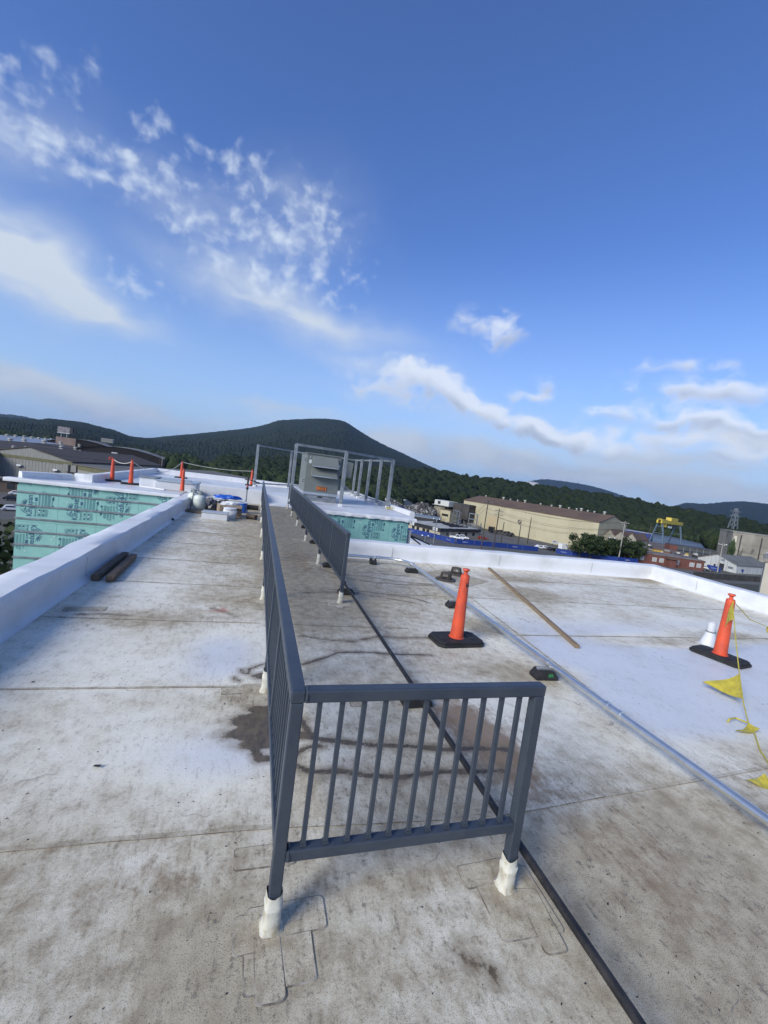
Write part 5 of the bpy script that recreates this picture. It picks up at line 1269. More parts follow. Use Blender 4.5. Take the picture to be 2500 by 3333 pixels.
# blue screened fence
M_BLUE = mat('blue_mesh_screen', (.006, .028, .17), .7, c2=(.008, .036, .21), scale=.3)
def fence(label, pts, h=1.9, grp='blue screened fence runs'):
    P_ = [spot(px, py, G) for px, py in pts]; t = thing('screen_fence', P_[0], label, 'fence', grp); O = P_[0]; cnt = 0
    for a, c in zip(P_[:-1], P_[1:]):
        k = max(1, int((c-a).length/6)); 
        for i in range(k):
            p_, q_ = a.lerp(c, i/k)-O, a.lerp(c, (i+1)/k)-O
            MB().bar(p_+Vector((0, 0, h/2)), q_+Vector((0, 0, h/2)), .06, h).build('screen_panel', M_BLUE, t); MB().bar(p_, p_+Vector((0, 0, h+.1)), .09, .09).build('fence_post', M_GALVD, t); cnt += 1
            if cnt % 3 == 1:
                d_ = (q_-p_).normalized(); s_ = Vector((d_.y, -d_.x, 0)); m_ = p_.lerp(q_, .5)+s_*.05; w_ = MB()
                w_.tube([m_+d_*(-1.1+2.2*j/14)+Vector((0, 0, h*.5+.22*math.sin(j*1.5)*(1-.04*j))) for j in range(15)], .04, 4); w_.build('screen_lettering', M_CLEAN, t)
    return t
fence('blue screen fence in front of the black fascia office', [(1320, 1731), (1400, 1749), (1480, 1770)])
fence('blue screen fence along the yard of the yellow building', [(1484, 1770), (1600, 1780), (1700, 1790), (1750, 1795)])
fence('blue screen fence beneath the row of shade trees', [(1808, 1801), (1860, 1809), (1940, 1818), (2008, 1828), (2075, 1834)])
fence('blue screen fence before the white gabled shed', [(2300, 1852), (2345, 1862)], 2.0)

# utility poles and wires
M_POLE = mat('pole_wood', (.075, .062, .05), .95, c2=(.05, .042, .035), scale=2)
M_POLEC = mat('pole_concrete', (.32, .30, .27), .9)
POLES = {}
def upole(key, label, px, py, pxt, pyt, m=M_POLE, arms=1, grp='utility poles', lamp=False):
    a = spot(px, py, G); H = topz(pxt, pyt, a); t = thing('utility_pole', a, label, 'utility pole', grp); POLES[key] = (a, H)
    MB().tube([(0, 0, 0), (0, 0, H)], [.24, .15], 8).build('shaft', m, t, True)
    for k in range(arms):
        z = H-.8-1.6*k; MB().bar((-1.5, .6, z), (1.5, -.6, z), .14, .16).build('crossarm', m, t)
        for u in (-1.4, -.7, .7, 1.4): MB().lathe([(.05, 0), (.09, .1), (.05, .28)], 6).build('insulator', M_GALV, t, loc=(u, -u*.4, z+.08))
    if lamp:
        for u in (-1, 1):
            MB().tube([(0, 0, H-.3), (u*.9, -u*.3, H+.1)], .06, 5).build('lamp_arm', M_GALVD, t); MB().lathe([(.15, 0), (.42, .12), (.3, .38), (.05, .42)], 8).build('lamp_head', mat('lamp_glow', (.8, .75, .6), .4, emit=((1, .88, .62), 2.5)) if lamp == 'lit' else M_GALV, t, True, loc=(u*1.0, -u*.33, H))
    return a, H
upole('a', 'tall dark utility pole with crossarm before the yellow building', 1566, 1787, 1600, 1630, arms=1)
upole('b', 'utility pole with two crossarms beside the flatbed truck', 1606, 1786, 1622, 1655, arms=2)
upole('c', 'short bare utility pole right of the flatbed truck', 1630, 1772, 1638, 1698, arms=0)
upole('d', 'bare utility pole at the blue yard fence', 1685, 1776, 1697, 1707, arms=0)
upole('e', 'taller bare utility pole at the base of the yellow wall', 1716, 1771, 1731, 1684, arms=0)
upole('f', 'pale concrete lamp pole between the shade trees', 2012, 1828, 2037, 1697, M_POLEC, 1)
upole('g', 'dark utility pole in front of the red brick wall', 2097, 1832, 2125, 1705, arms=0)
upole('h', 'pale utility pole in front of the white gabled shed', 2335, 1862, 2358, 1768, M_POLEC, 1)
upole('i', 'dark slim pole at the corner of the white gabled shed', 2307, 1845, 2316, 1800, arms=0)
upole('j', 'grey street light pole beside the office corner', 1411, 1768, 1419, 1690, arms=0, m=M_GALVD, lamp=True)
upole('k', 'short grey twin lamp pole in the near lot', 1381, 1772, 1382, 1745, arms=0, m=M_GALVD, lamp=True)
upole('l', 'twin lamp mast with lit heads before the yellow wall', 1572, 1715, 1574, 1658, arms=0, m=M_GALVD, lamp='lit')
upole('m', 'galvanised pole beside the scrap heap', 1300, 1672, 1306, 1625, arms=0, m=M_POLEC)
upole('n', 'dark utility pole behind the far roof parapet', 513, 1580, 520, 1471, arms=1)
upole('o', 'grey slender pole next to the dark utility pole', 521, 1580, 526, 1486, arms=0, m=M_POLEC)
upole('p', 'lone tall pole standing on the plain before the long hill', 137, 1410, 136, 1366, arms=1)
upole('q', 'grey twin lamp pole beside the gabled bays', 1982, 1812, 1992, 1752, m=M_GALVD, arms=0, lamp=True)
upole('r', 'street light pole by the cream wall at the road', 2488, 1880, 2494, 1800, m=M_GALVD, arms=0, lamp=True)
M_WIRE = mat('wire', (.02, .02, .022), .6)
def wire(label, p_, q_, sag, r=.035):
    pts = []
    for i in range(17):
        t_ = i/16; v = Vector(p_).lerp(Vector(q_), t_); v.z -= sag*4*t_*(1-t_); pts.append(v)
    tag(MB().tube(pts, r, 4).build('power_line', M_WIRE), label, 'wire', 'overhead wires')
def ptop(k, dz=0, dx=0): a, H = POLES[k]; return Vector((a.x+dx, a.y-dx*.4, G+H-dz))
for dz_, dx_ in ((.6, -1.4), (.6, 1.4), (3.0, 0), (4.5, 0)):
    wire('overhead wire strung across the yellow building wall', ptop('a', dz_, dx_), ptop('f', dz_, dx_), 2.0+.4*dz_)
for dz_ in (1, 3.2): wire('overhead wire from the two arm pole past the yellow wall', ptop('b', dz_), ptop('f', dz_+2), 2.5)
for dz_ in (.5, 2.5): wire('overhead wire from the tall pole toward the near street', ptop('a', dz_), Vector((20, 60, -8)), 2.5)
for dz_ in (.6, 1.0, 5): wire('overhead wire behind the far roof parapet', ptop('n', dz_), far(120, 1440+dz_*6, 150), 1.5)
for dz_ in (.6, 5): wire('overhead wire running right from the dark parapet pole', ptop('n', dz_), far(1000, 1560+dz_*3, 220), 3)
for dz_ in (.5, 2.2): wire('overhead wire between the pale pole and the street light', ptop('h', dz_), ptop('r', dz_), 1.5)
wire('overhead wire reaching the dark brick wall pole', ptop('f', 1), ptop('g', 1), .8); wire('overhead wire crossing above the parked cars', ptop('g', 1), ptop('h', 1), 2)

# ------------------------------------------------------------------ vehicles
def car(label, loc, rz, paint, kind='car', L=4.6, W_=1.85, H=1.5):
    t = thing('parked_'+kind, loc, label, kind, 'parked vehicles', rz)
    if kind == 'pickup': prof = [(-L/2, .35), (-L/2, 1.05), (-L*.08, 1.08), (-L*.05, H), (L*.14, H), (L*.24, 1.10), (L/2-.1, 1.0), (L/2, .75), (L/2, .35)]
    else: prof = [(-L/2, .35), (-L/2, .85), (-L*.42, .95), (-L*.30, H-.05), (-L*.15, H), (L*.06, H), (L*.22, .98), (L/2-.2, .85), (L/2, .6), (L/2, .35)]
    b = MB(); n = len(prof)
    for s_, k in ((-1, 1.), (1, 1.)): b.v += [(x, s_*W_/2*(.86 if z > 1.15 else 1), z) for x, z in prof]
    b.face(range(n)); b.face([n+i for i in range(n)][::-1])
    for i in range(n): b.face([i, (i+1) % n, n+(i+1) % n, n+i])
    b.build('body', paint, t, bevel=.06)
    for s_ in (-1, 1):
        x0, x1 = (-L*.045, L*.15) if kind == 'pickup' else (-L*.29, L*.10)
        w_ = MB(); y = s_*(W_/2*.93+.02); w_.poly([(x0-.05, s_*(W_/2+.012), 1.03), (x1+L*.06, s_*(W_/2+.012), 1.03), (x1-.1, s_*(W_/2*.88+.012), H-.1), (x0+.1, s_*(W_/2*.88+.012), H-.1)]); w_.build('side_window', M_GLASS, t)
        for x in (-L*.31, L*.31):
            wh = MB().lathe([(.20, -.11), (.34, -.11), (.34, .11), (.20, .11)], 14).build('wheel', M_RUBBER, t, True, loc=(x, s_*(W_/2-.08), .34), rot=(R(90), 0, 0))
            MB().lathe([(.02, -.125), (.19, -.125), (.19, .125), (.02, .125)], 10).build('rim', M_GALVD, wh, True)
    xw = L*.145 if kind == 'pickup' else L*.07
    w_ = MB(); w_.poly([(xw+.03, -W_*.40, H-.08), (xw+.03, W_*.40, H-.08), (xw+L*.13, W_*.45, 1.08), (xw+L*.13, -W_*.45, 1.08)]); w_.build('windscreen', M_GLASS, t)
    for s_ in (-1, 1):
        MB().box((L/2-.02, s_*W_*.36-.15, .62), (L/2+.02, s_*W_*.36+.15, .78)).build('headlight', M_GALV, t); MB().box((-L/2-.02, s_*W_*.40-.1, .68), (-L/2+.02, s_*W_*.40+.1, .85)).build('tail_light', mat('tail_red', (.3, .01, .01), .3), t)
    return t
PW, PDK, PRED, PGR, PBL = mat('white_car_paint', (.70, .70, .70), .3), mat('black_car_paint', (.012, .013, .016), .25), mat('red_car_paint', (.22, .025, .015), .3), mat('grey_car_paint', (.10, .115, .13), .3), mat('navy_car_paint', (.012, .018, .05), .3)
def cspot(px, py): return spot(px, py, G+.08)
car('white pickup truck parked outside the office by the blue fence', cspot(1486, 1754), R(-28), PW, 'pickup', 5.8, 2.0, 1.9)
car('white car tucked behind the white pickup', cspot(1508, 1754), R(-30), PW, 'car', 4.8, 1.9, 1.7)
car('grey car parked near the switchyard', cspot(1551, 1738), R(-15), PGR, 'car', 4.8, 1.9, 1.75)
car('dark car parked beside the office wall', cspot(1530, 1735), R(-15), PDK, 'car')
car('dark red car alone in the yard', cspot(1572, 1756), R(-12), PRED, 'car')
for i, (px, py, p_, lb) in enumerate(((1758, 1786, PW, 'first white car at the gate in the blue fence'), (1776, 1788, PW, 'second white car beside the small white sign'), (1790, 1790, PGR, 'grey car at the gate beside the black car'), (1803, 1794, PDK, 'black car at the gate end of the blue fence'))):
    car(lb, cspot(px, py), R(-8), p_)
for px, py, p_, lb in ((2206, 1846, PRED, 'rust red car beside the brick building entrance'), (2240, 1850, PDK, 'black car parked next to the rust red car'), (2262, 1853, PDK, 'black car in the middle of the row at the brick wall'), (2280, 1855, PBL, 'navy car in the row at the brick wall'), (2298, 1857, PBL, 'navy car at the end of the row by the white shed')):
    car(lb, cspot(px, py), R(-52), p_, 'car', 4.7)
car('white car half hidden by the tall green wall', spot(40, 1662, G+.06), R(20), PW); car('dark car parked below the brown brick annex', spot(42, 1629, G+.06), R(15), PDK); car('pale car at the foot of the brown brick annex', spot(58, 1612, G+.06), R(15), PW)
a = cspot(1625, 1739)
fb_ = thing('flatbed_truck', a, 'black flatbed truck parked along the yellow wall', 'truck', None, math.atan2((spot(1660, 1742, G)-spot(1602, 1730, G)).y, (spot(1660, 1742, G)-spot(1602, 1730, G)).x))
MB().box((-6, -1.2, .6), (-3.4, 1.2, 3.1)).build('cab', PDK, fb_, bevel=.2); MB().box((-3.3, -1.2, 1.0), (8, 1.2, 1.4)).build('flatbed', M_BLACK, fb_)
for k in range(5): MB().box((-2+k*2, -1.1, 1.4), (-.8+k*2, 1.1, 2.0+.3*(k % 2))).build('cargo_bundle', M_BLACK, fb_)
for x in (-5, -2.4, 4.8, 6.2):
    for s_ in (-1, 1): MB().lathe([(.2, -.15), (.5, -.15), (.5, .15), (.2, .15)], 12).build('wheel', M_RUBBER, fb_, True, loc=(x, s_*1.1, .5), rot=(R(90), 0, 0))
a = cspot(1805, 1779); s_ = thing('yard_sign', a, 'white sign board on two posts beside the gate', 'sign'); MB().box((-1.6, -.05, 1.4), (1.6, .05, 2.7)).build('board', M_CLEAN, s_); MB().box((-1.2, -.07, 2.1), (.2, -.052, 2.4)).build('lettering', M_BLACK, s_)
for u in (-1.3, 1.3): MB().box((u-.06, .06, 0), (u+.06, .18, 2.7)).build('sign_post', M_BLACK, s_)
a = cspot(1830, 1790); s_ = thing('box_trailer', a, 'white box trailer beside the shade trees', 'trailer'); MB().box((-1.4, -1.2, .5), (1.6, 1.2, 2.8)).build('box', PW, s_, bevel=.06)
for u in (-1, 1): MB().lathe([(.1, -.1), (.35, -.1), (.35, .1), (.1, .1)], 10).build('wheel', M_RUBBER, s_, loc=(0, u*1.15, .35), rot=(R(90), 0, 0))

# ------------------------------------------------------------------ right hand buildings
M_BRICK = mat('red_brick', (.15, .055, .04), .9, c2=(.115, .045, .035), scale=.8, bump=.15)
fl, fr = spot(2060, 1828, G), spot(2288, 1860, G)
br = Bld('brick_office', 'long low red brick building with white windows', fl, fr, 12)
hb = (topz(2070, 1802, fl)+topz(2289, 1822, fr))/2
br.box('wall', (0, 0, 0), (br.W, 12, hb), M_BRICK); br.box('roof', (-.2, -.2, hb), (br.W+.2, 12.2, hb+.22), mat('brown_flat_roof', (.12, .09, .075), .9, c2=(.20, .18, .16), scale=.2))
for f in (.09, .12, .27, .30, .37, .40, .58, .62, .80, .835, .90, .93): br.win(br.W*f, hb*.32, .75, hb*.38, mat('pale_blind', (.36, .36, .34), .6), fm=M_CLEAN)
br.box('porch_wall', (br.W*.46, -2.6, 0), (br.W*.56, -.02, hb*.82), M_BRICK); br.box('porch_roof', (br.W*.44, -3.2, hb*.82), (br.W*.60, -.02, hb*.90), M_BROOF); br.box('door', (br.W*.575, -.1, 0), (br.W*.60, -.02, hb*.6), M_GLASS)
fr = spot(2394, 1866, G); fl = fr+Vector((-1.5, 16.0, 0))
ws = Bld('white_shed', 'white gabled shed with a grey roof by the road', fl, fr, 24)
M_WSH = mat('weathered_white_siding', (.50, .51, .50), .8, c2=(.38, .38, .36), scale=.5, stretch=(3, 3, .5))
hw_ = 3.4
ws.gable(hw_, 3.0, M_WSH, mat('grey_sheet_roof', (.155, .155, .14), .85, c2=(.11, .11, .10), scale=.25), .3, 'y', y1=24)
ws.box('door', (ws.W*.56, -.1, 0), (ws.W*.70, -.02, 2.9), M_BLACK); ws.win(ws.W*.10, 1.5, 2.0, .9, M_GLASS); ws.win(ws.W*.44, 1.0, .9, 1.0, M_GLASS); ws.win(ws.W*.60, 4.0, 1.6, 1.1, mat('louvre', (.2, .22, .22), .7)); ws.box('vent_panel', (ws.W*.80, -.08, 1.4), (ws.W*.92, -.02, 2.4), M_GALVD)
a = spot(2402, 1865, G); t = thing('blue_skip', a, 'blue waste skip at the corner of the white shed', 'skip'); MB().hexa([(-1.5, -.9, .15), (1.5, -.9, .15), (1.5, .9, .15), (-1.5, .9, .15), (-1.7, -1, 1.7), (1.7, -1, 1.7), (1.7, 1, 1.7), (-1.7, 1, 1.7)]).build('bin', M_BLUE, t); MB().box((-1.75, -1.05, 1.7), (1.75, 1.05, 1.85)).build('rim', M_BLUE, t)
fl, fr = spot(2372, 1812, G), spot(2560, 1842, G)
cb = Bld('concrete_hall', 'large stained concrete hall with dark downpipes', fl, fr, 30)
hc = topz(2384, 1731, fl); cb.box('wall', (0, 0, 0), (cb.W, 30, hc), M_CONC); cb.box('coping', (-.3, -.3, hc), (cb.W+.3, 30.3, hc+.5), M_CONC)
for f in (.14, .50, .74): cb.box('downpipe', (cb.W*f, -.35, 0), (cb.W*f+.5, -.02, hc*.92), M_BLACK)
for z in (.55, .60, .3): cb.box('ledge', (.0, -.14, hc*z), (cb.W, -.01, hc*z+.25), M_CONC)
cb.box('pale_patch', (cb.W*.03, -.10, hc*.62), (cb.W*.08, -.02, hc*.86), mat('pale_render', (.5, .48, .38), .8)); 
iv = lump('ivy', M_LEAF, cb.t, (.6, -.3, 0), (1.6, 1.2, hc*.42), 5, .5)
upole('s', 'slim lamp pole before the stained concrete hall', 2440, 1822, 2446, 1792, m=M_POLE, arms=1)
# cream wall close by on the right
a = far(2478, 1900, 62); t = thing('cream_tower', (a.x, a.y, G), 'cream walled building edge at the side of the road', 'building', None, R(-58))
zt = far(2497, 1828, 62).z-G
MB().box((0, 0, 0), (9, 10, zt)).build('wall', mat('cream_render', (.46, .42, .34), .8, c2=(.40, .365, .29), scale=.4), t); MB().box((-.2, -.2, zt), (9.2, 10.2, zt+.3)).build('coping', M_CONC, t); MB().box((.7, -.08, zt-5.6), (2.1, -.005, zt-4.0)).build('window', M_GLASS, t)
# dark boundary wall and verge on the right road
P_ = [spot(2255, 1880, G), spot(2330, 1886, G), spot(2490, 1896, G)]
t = thing('boundary_wall', P_[0], 'dark boundary wall along the road below the bright parapet', 'wall')
for a, c in zip(P_[:-1], P_[1:]):
    k = 8
    for i in range(k): MB().bar(a.lerp(c, i/k)-P_[0]+Vector((0, 0, 1.1)), a.lerp(c, (i+.97)/k)-P_[0]+Vector((0, 0, 1.1)), .3, 2.2).build('wall_panel', mat('dark_wall', (.035, .033, .03), .9, c2=(.055, .05, .045), scale=.6), t)
sheet('rough_verge', [(2240, 1893), (2490, 1905), (2490, 1975), (2260, 1920)], mat('scrubby_verge', (.055, .052, .03), .95, c2=(.035, .033, .02), scale=.25), .07)
# blue river barge / long shed
P_ = spot(2000, 1742, G); q_ = spot(2118, 1762, G)
bs = Bld('blue_shed', 'long blue sided shed beside the river', P_, q_, 8); hb2 = 5.2; bs.box('wall', (0, 0, 0), (bs.W, 8, hb2), mat('blue_siding', (.007, .03, .20), .7, c2=(.006, .024, .16), scale=.3, stretch=(3, 3, .2))); bs.box('roof', (-.2, -.2, hb2), (bs.W+.2, 8.2, hb2+.4), M_GALVD)
# gantry crane
a, c = spot(2137, 1768, G), spot(2196, 1769, G)
gc = thing('gantry_crane', a, 'yellow gantry crane on blue lattice legs by the river', 'crane'); H1 = topz(2150, 1702, a); dv = c-a; du = dv.normalized(); dn = Vector((-du.y, du.x, 0))
M_CY, M_CB = mat('crane_yellow', (.62, .46, .06), .6, c2=(.50, .37, .05), scale=.6), mat('crane_blue', (.13, .19, .25), .7, c2=(.09, .13, .17), scale=.5)
for base_, nm in ((Vector((0, 0, 0)), 'l'), (dv, 'r')):
    for s_ in (-1, 1):
        b = MB(); f0, f1 = base_+dn*s_*4.5, base_+dn*s_*1.3+Vector((0, 0, H1)); o_ = du*1.0
        b.bar(f0-o_, f1-o_*.8, .4, .4); b.bar(f0+o_, f1+o_*.8, .4, .4)
        for k in range(7):
            u0, u1 = f0.lerp(f1, k/7), f0.lerp(f1, (k+1)/7); b.bar(u0-o_*(1-.2*k/7), u1+o_*(1-.2*k/7), .2, .2); b.bar(u1-o_*.85, u1+o_*.85, .2, .2)
        b.build('lattice_leg', M_CB, gc)
    b = MB(); 
    for k in (1, 3, 5): z = H1*k/6; wd = 4.5-3.2*k/6; b.bar(base_+dn*wd+Vector((0, 0, z)), base_-dn*wd+Vector((0, 0, z)), .25, .25)
    b.build('cross_brace', M_CB, gc)
for s_ in (-1, 1): MB().bar(-du*2+dn*s_*1.3+Vector((0, 0, H1+1.0)), dv+du*4+dn*s_*1.3+Vector((0, 0, H1+.6)), .9, 2.2).build('girder', M_CY, gc, bevel=.05)
MB().bar(dv*.42+Vector((0, 0, H1+3.2)), dv*.80+Vector((0, 0, H1+3.0)), 3.6, 2.4).build('trolley', M_CY, gc, bevel=.05); MB().bar(-du*1.5+Vector((0, 0, H1+2.6)), dv*.25+Vector((0, 0, H1+2.4)), 3.0, .5).build('walkway', M_CY, gc)
MB().box(tuple(dv*.20+Vector((-1.2, -1.2, H1-2.6))), tuple(dv*.20+Vector((1.4, 1.2, H1-.4)))).build('operator_cab', M_CY, gc, bevel=.05); MB().box(tuple(dv*.55+Vector((-.9, -.9, H1-3.2))), tuple(dv*.55+Vector((.9, .9, H1-1.8)))).build('hook_block', M_CLEAN, gc)
for k in (-.4, .4): MB().bar(dv*.55+du*k+Vector((0, 0, H1-1.8)), dv*.55+du*k+Vector((0, 0, H1)), .12, .12).build('hoist_rope', M_BLACK, gc)
# pylon
a = spot(2373, 1779, G); py = thing('lattice_pylon', a, 'steel lattice pylon standing before the wooded ridge', 'pylon'); Hp = topz(2377, 1652, a); w0 = 8.0; w1 = 1.5
def leg_at(sx, sy, t_): w_ = w0+(w1-w0)*t_; return Vector((sx*w_/2, sy*w_/2, Hp*t_))
for sx in (-1, 1):
    for sy in (-1, 1): MB().bar(leg_at(sx, sy, 0), leg_at(sx, sy, 1), .38, .38).build('leg', M_GALVD, py)
for k in range(8):
    t0, t1 = k/8, (k+1)/8; b = MB()
    for (s1, s2) in (((-1, -1), (1, -1)), ((1, -1), (1, 1)), ((1, 1), (-1, 1)), ((-1, 1), (-1, -1))): b.bar(leg_at(*s1, t0), leg_at(*s2, t1), .2, .2); b.bar(leg_at(*s2, t0), leg_at(*s1, t1), .2, .2)
    b.build('brace', M_GALVD, py)
for t_ in (.80, .92): MB().bar((-6, 0, Hp*t_), (6, 0, Hp*t_), .5, .6).build('crossarm', M_GALVD, py)
# yard clutter right of the blue shed
M_JUNK = [mat('junk_rust', (.14, .075, .045), .9), mat('junk_grey', (.20, .20, .19), .8), mat('junk_dark', (.03, .03, .032), .8), mat('junk_pale', (.45, .44, .40), .7), mat('junk_yellow', (.42, .30, .05), .7)]
STK = [(2088, 1780, 0, 'rusty steel bundle at the end of the blue shed'), (2108, 1782, 2, 'dark machine block under the crane legs'), (2140, 1796, 4, 'yellow machine body behind the brick roof'), (2158, 1799, 3, 'pale crate stack beside the yellow machine body'),
       (2172, 1803, 0, 'rusty steel bundle nearest the brick porch'), (2120, 1790, 1, 'grey steel stack between the crane and brick building'), (2235, 1812, 3, 'white machine parked before the open sided shed'), (2262, 1815, 2, 'dark scrap block before the open sided shed'),
       (2285, 1818, 1, 'grey steel stack at the end of the open sided shed'), (2310, 1822, 3, 'pale crate stack behind the white gabled shed'), (2205, 1808, 2, 'dark machine block behind the brick roof')]
for px, py_, i, lb in STK:
    a = spot(px, py_, G); L, Wd, H = rng.uniform(2, 5), rng.uniform(1.2, 2.6), rng.uniform(1, 2.6)
    t = thing('yard_stack', a, lb, 'yard stack', 'stacks in the riverside yard', rng.uniform(0, 3))
    MB().box((-L/2, -Wd/2, 0), (L/2, Wd/2, H*.55)).build('lower_tier', M_JUNK[i], t, bevel=.1); MB().box((-L*.35, -Wd*.4, H*.55), (L*.4, Wd*.3, H)).build('upper_tier', M_JUNK[(i+1) % 5], t, bevel=.1)
a, c = spot(2180, 1790, G), spot(2330, 1812, G); ob = Bld('open_shed', 'long dark open sided shed roof in the riverside yard', a, c, 8); ob.box('roof', (0, 0, 3.2), (ob.W, 8, 3.6), mat('dark_roof_sheet', (.05, .05, .055), .7)); ob.box('end_wall', (-.1, .1, 0), (4, 7.9, 3.2), M_BRICK)
for k in range(7): ob.box('column', (ob.W*k/7+.2, .2, 0), (ob.W*k/7+.5, .5, 3.2), M_GALVD)

# ------------------------------------------------------------------ scrap heap
def heap(label, pts, hmax, n, seed):
    rr = random.Random(seed); bb = MB()
    for k in range(n):
        t_ = rr.random(); px = pts[0][0]+(pts[1][0]-pts[0][0])*t_; py_ = pts[0][1]+(pts[1][1]-pts[0][1])*t_
        p_ = far(px, py_, rr.uniform(215, 270)); u = (math.hypot(p_.x, p_.y)-215)/55
        hz = hmax*math.sin(math.pi*min(1, .06+.62*u))*(.78+.22*math.sin(t_*9+1))*rr.uniform(.55, 1.0); s_ = rr.uniform(.25, .9)
        bb.cur = rr.choice((0, 0, 1, 1, 2)); c_ = Vector((p_.x, p_.y, G+hz)); M3 = Matrix.Rotation(rr.uniform(0, 6), 3, Vector((rr.random(), rr.random(), rr.random()+.1)))
        q = [M3 @ Vector((x*s_*1.6, y*s_, z*s_*.5)) + c_ for x, y, z in ((-1, -1, -1), (1, -1, -1), (1, 1, -1), (-1, 1, -1), (-1, -1, 1), (1, -1, 1), (1, 1, 1), (-1, 1, 1))]; bb.hexa(q)
    o = bb.build('scrap_heap', [mat('scrap_grey', (.13, .125, .12), .7, c2=(.06, .055, .05), scale=.6), mat('scrap_dark', (.04, .036, .032), .8), mat('scrap_pale', (.30, .29, .27), .6)])
    return tag(o, label, 'scrap heap', kind='stuff')
heap('grey heap of scrap metal behind the steel post frame', ((1255, 1660), (1412, 1680)), 8.5, 6500, 3)
a = spot(1405, 1690, G); 
fl, fr = far(1222, 1620, 300), far(1300, 1632, 285); ps = Bld('pale_long_shed', 'pale roofed long shed behind the scrap heap', (fl.x, fl.y, G), (fr.x, fr.y, G), 14); ps.gable(5.5, 2.0, mat('pale_shed_wall', (.35, .33, .30), .8), mat('pale_shed_roof', (.36, .36, .37), .7), .3)

# ------------------------------------------------------------------ dark low roof behind the far parapet
M_DROOF = mat('black_flat_roof', (.022, .024, .028), .8, c2=(.035, .036, .04), scale=.2)
a, c = spot(560, 1556, -8), spot(960, 1596, -8); 
dr = Bld('black_roof_hall', 'wide low hall with a black flat roof behind the far parapet', (a.x, a.y, G), (c.x+14, c.y-3, G), 46); dr.box('wall', (0, 0, 0), (dr.W, 46, 11.6), M_CONC); dr.box('roof', (-.3, -.3, 11.6), (dr.W+.3, 46.3, 12.0), M_DROOF)
dr.box('roof_edge', (-.3, 46.0, 12.0), (dr.W*.75, 46.3, 12.35), mat('pale_edge', (.36, .35, .30), .8))
car('blue car parked in the lot beyond the far parapet', spot(610, 1515, G), R(10), PBL); car('grey car beside the blue car beyond the far parapet', spot(628, 1516, G), R(10), PGR)

# ------------------------------------------------------------------ left hand works
M_SID = mat('weathered_grey_siding', (.25, .245, .225), .85, c2=(.19, .185, .165), scale=.7, stretch=(6, 6, .3), c3=(.13, .125, .10), scale3=1.6, th3=.62)
M_OLIVE = mat('olive_band', (.13, .128, .065), .85, c2=(.105, .10, .055), scale=.5)
M_LROOF = mat('dark_brown_roof', (.062, .050, .042), .9, c2=(.048, .040, .035), scale=.12, c3=(.085, .07, .055), scale3=.5, th3=.6)
M_AROOF = mat('grey_brown_roof', (.135, .125, .11), .9, c2=(.10, .093, .085), scale=.1)
eR, ap = Vector((-62.2, 174.8, -7.44)), Vector((-74.7, 178.5, -4.2))
eL = Vector((2*ap.x-eR.x-4, 2*ap.y-eR.y+1.2, -7.44))
gw = Bld('gabled_works', 'grey gabled works hall with an olive band and brown roof', eL, eR, 60); hE = -7.44-G
gw.gable(hE, 3.24, M_SID, M_LROOF, .3, 'y')
gw.box('olive_band', (-.05, -.06, hE-1.15), (gw.W+.05, -.008, hE-.05), M_OLIVE)
for k in range(26): gw.box('siding_rib', (gw.W*k/26, -.05, 0), (gw.W*k/26+.07, -.006, hE-1.2), M_SID)
for f in (.38, .80): gw.box('wall_hood', (gw.W*f, -.9, hE-3.6), (gw.W*f+1.5, -.02, hE-3.1), M_CLEAN); gw.box('wall_louvre', (gw.W*f+.2, -.12, hE-4.2), (gw.W*f+1.3, -.02, hE-3.65), M_BLACK)
for x0 in (gw.W-2.2, gw.W+.6): gw.box('duct', (x0, -1.5, hE-3.3), (x0+1.9, -.02, hE-.9), M_SID, .05)
# flat annex
a, c = Vector((eR.x+.3, eR.y, -5)), spot(520, 1563, -8.2)
an = Bld('flat_annex', 'grey annex with a shallow roof and olive band beside the gabled hall', a, (c.x, c.y, 0), 62)
an.box('wall', (.05, 0, 0), (an.W, 60, 11.9), M_SID); b = MB(); b.hexa([(-.2, -.4, 11.9), (an.W+.4, -.4, 11.9), (an.W+.4, 62, 12.4), (-.2, 62, 13.4), (-.2, -.4, 12.2), (an.W+.4, -.4, 12.2), (an.W+.4, 62, 12.7), (-.2, 62, 13.7)]); b.build('roof', M_AROOF, an.t)
an.box('olive_band', (.1, -.07, 10.4), (an.W, -.008, 11.85), M_OLIVE)
# brown main roof and blue-grey roof behind, as two spans of one hall
mh = thing('main_hall', (-70, 190, G), 'broad brown and blue grey roofed hall with many round vents', 'building'); MO = Vector((-70, 190, G))
A_, B_, C_, D_ = spot(-60, 1466, -6.9), spot(388, 1494, -7.7), spot(234, 1450, -4.2), spot(-120, 1424, -4.2)
E_, F_ = spot(196, 1431, -3.4), spot(-120, 1406, -3.4)
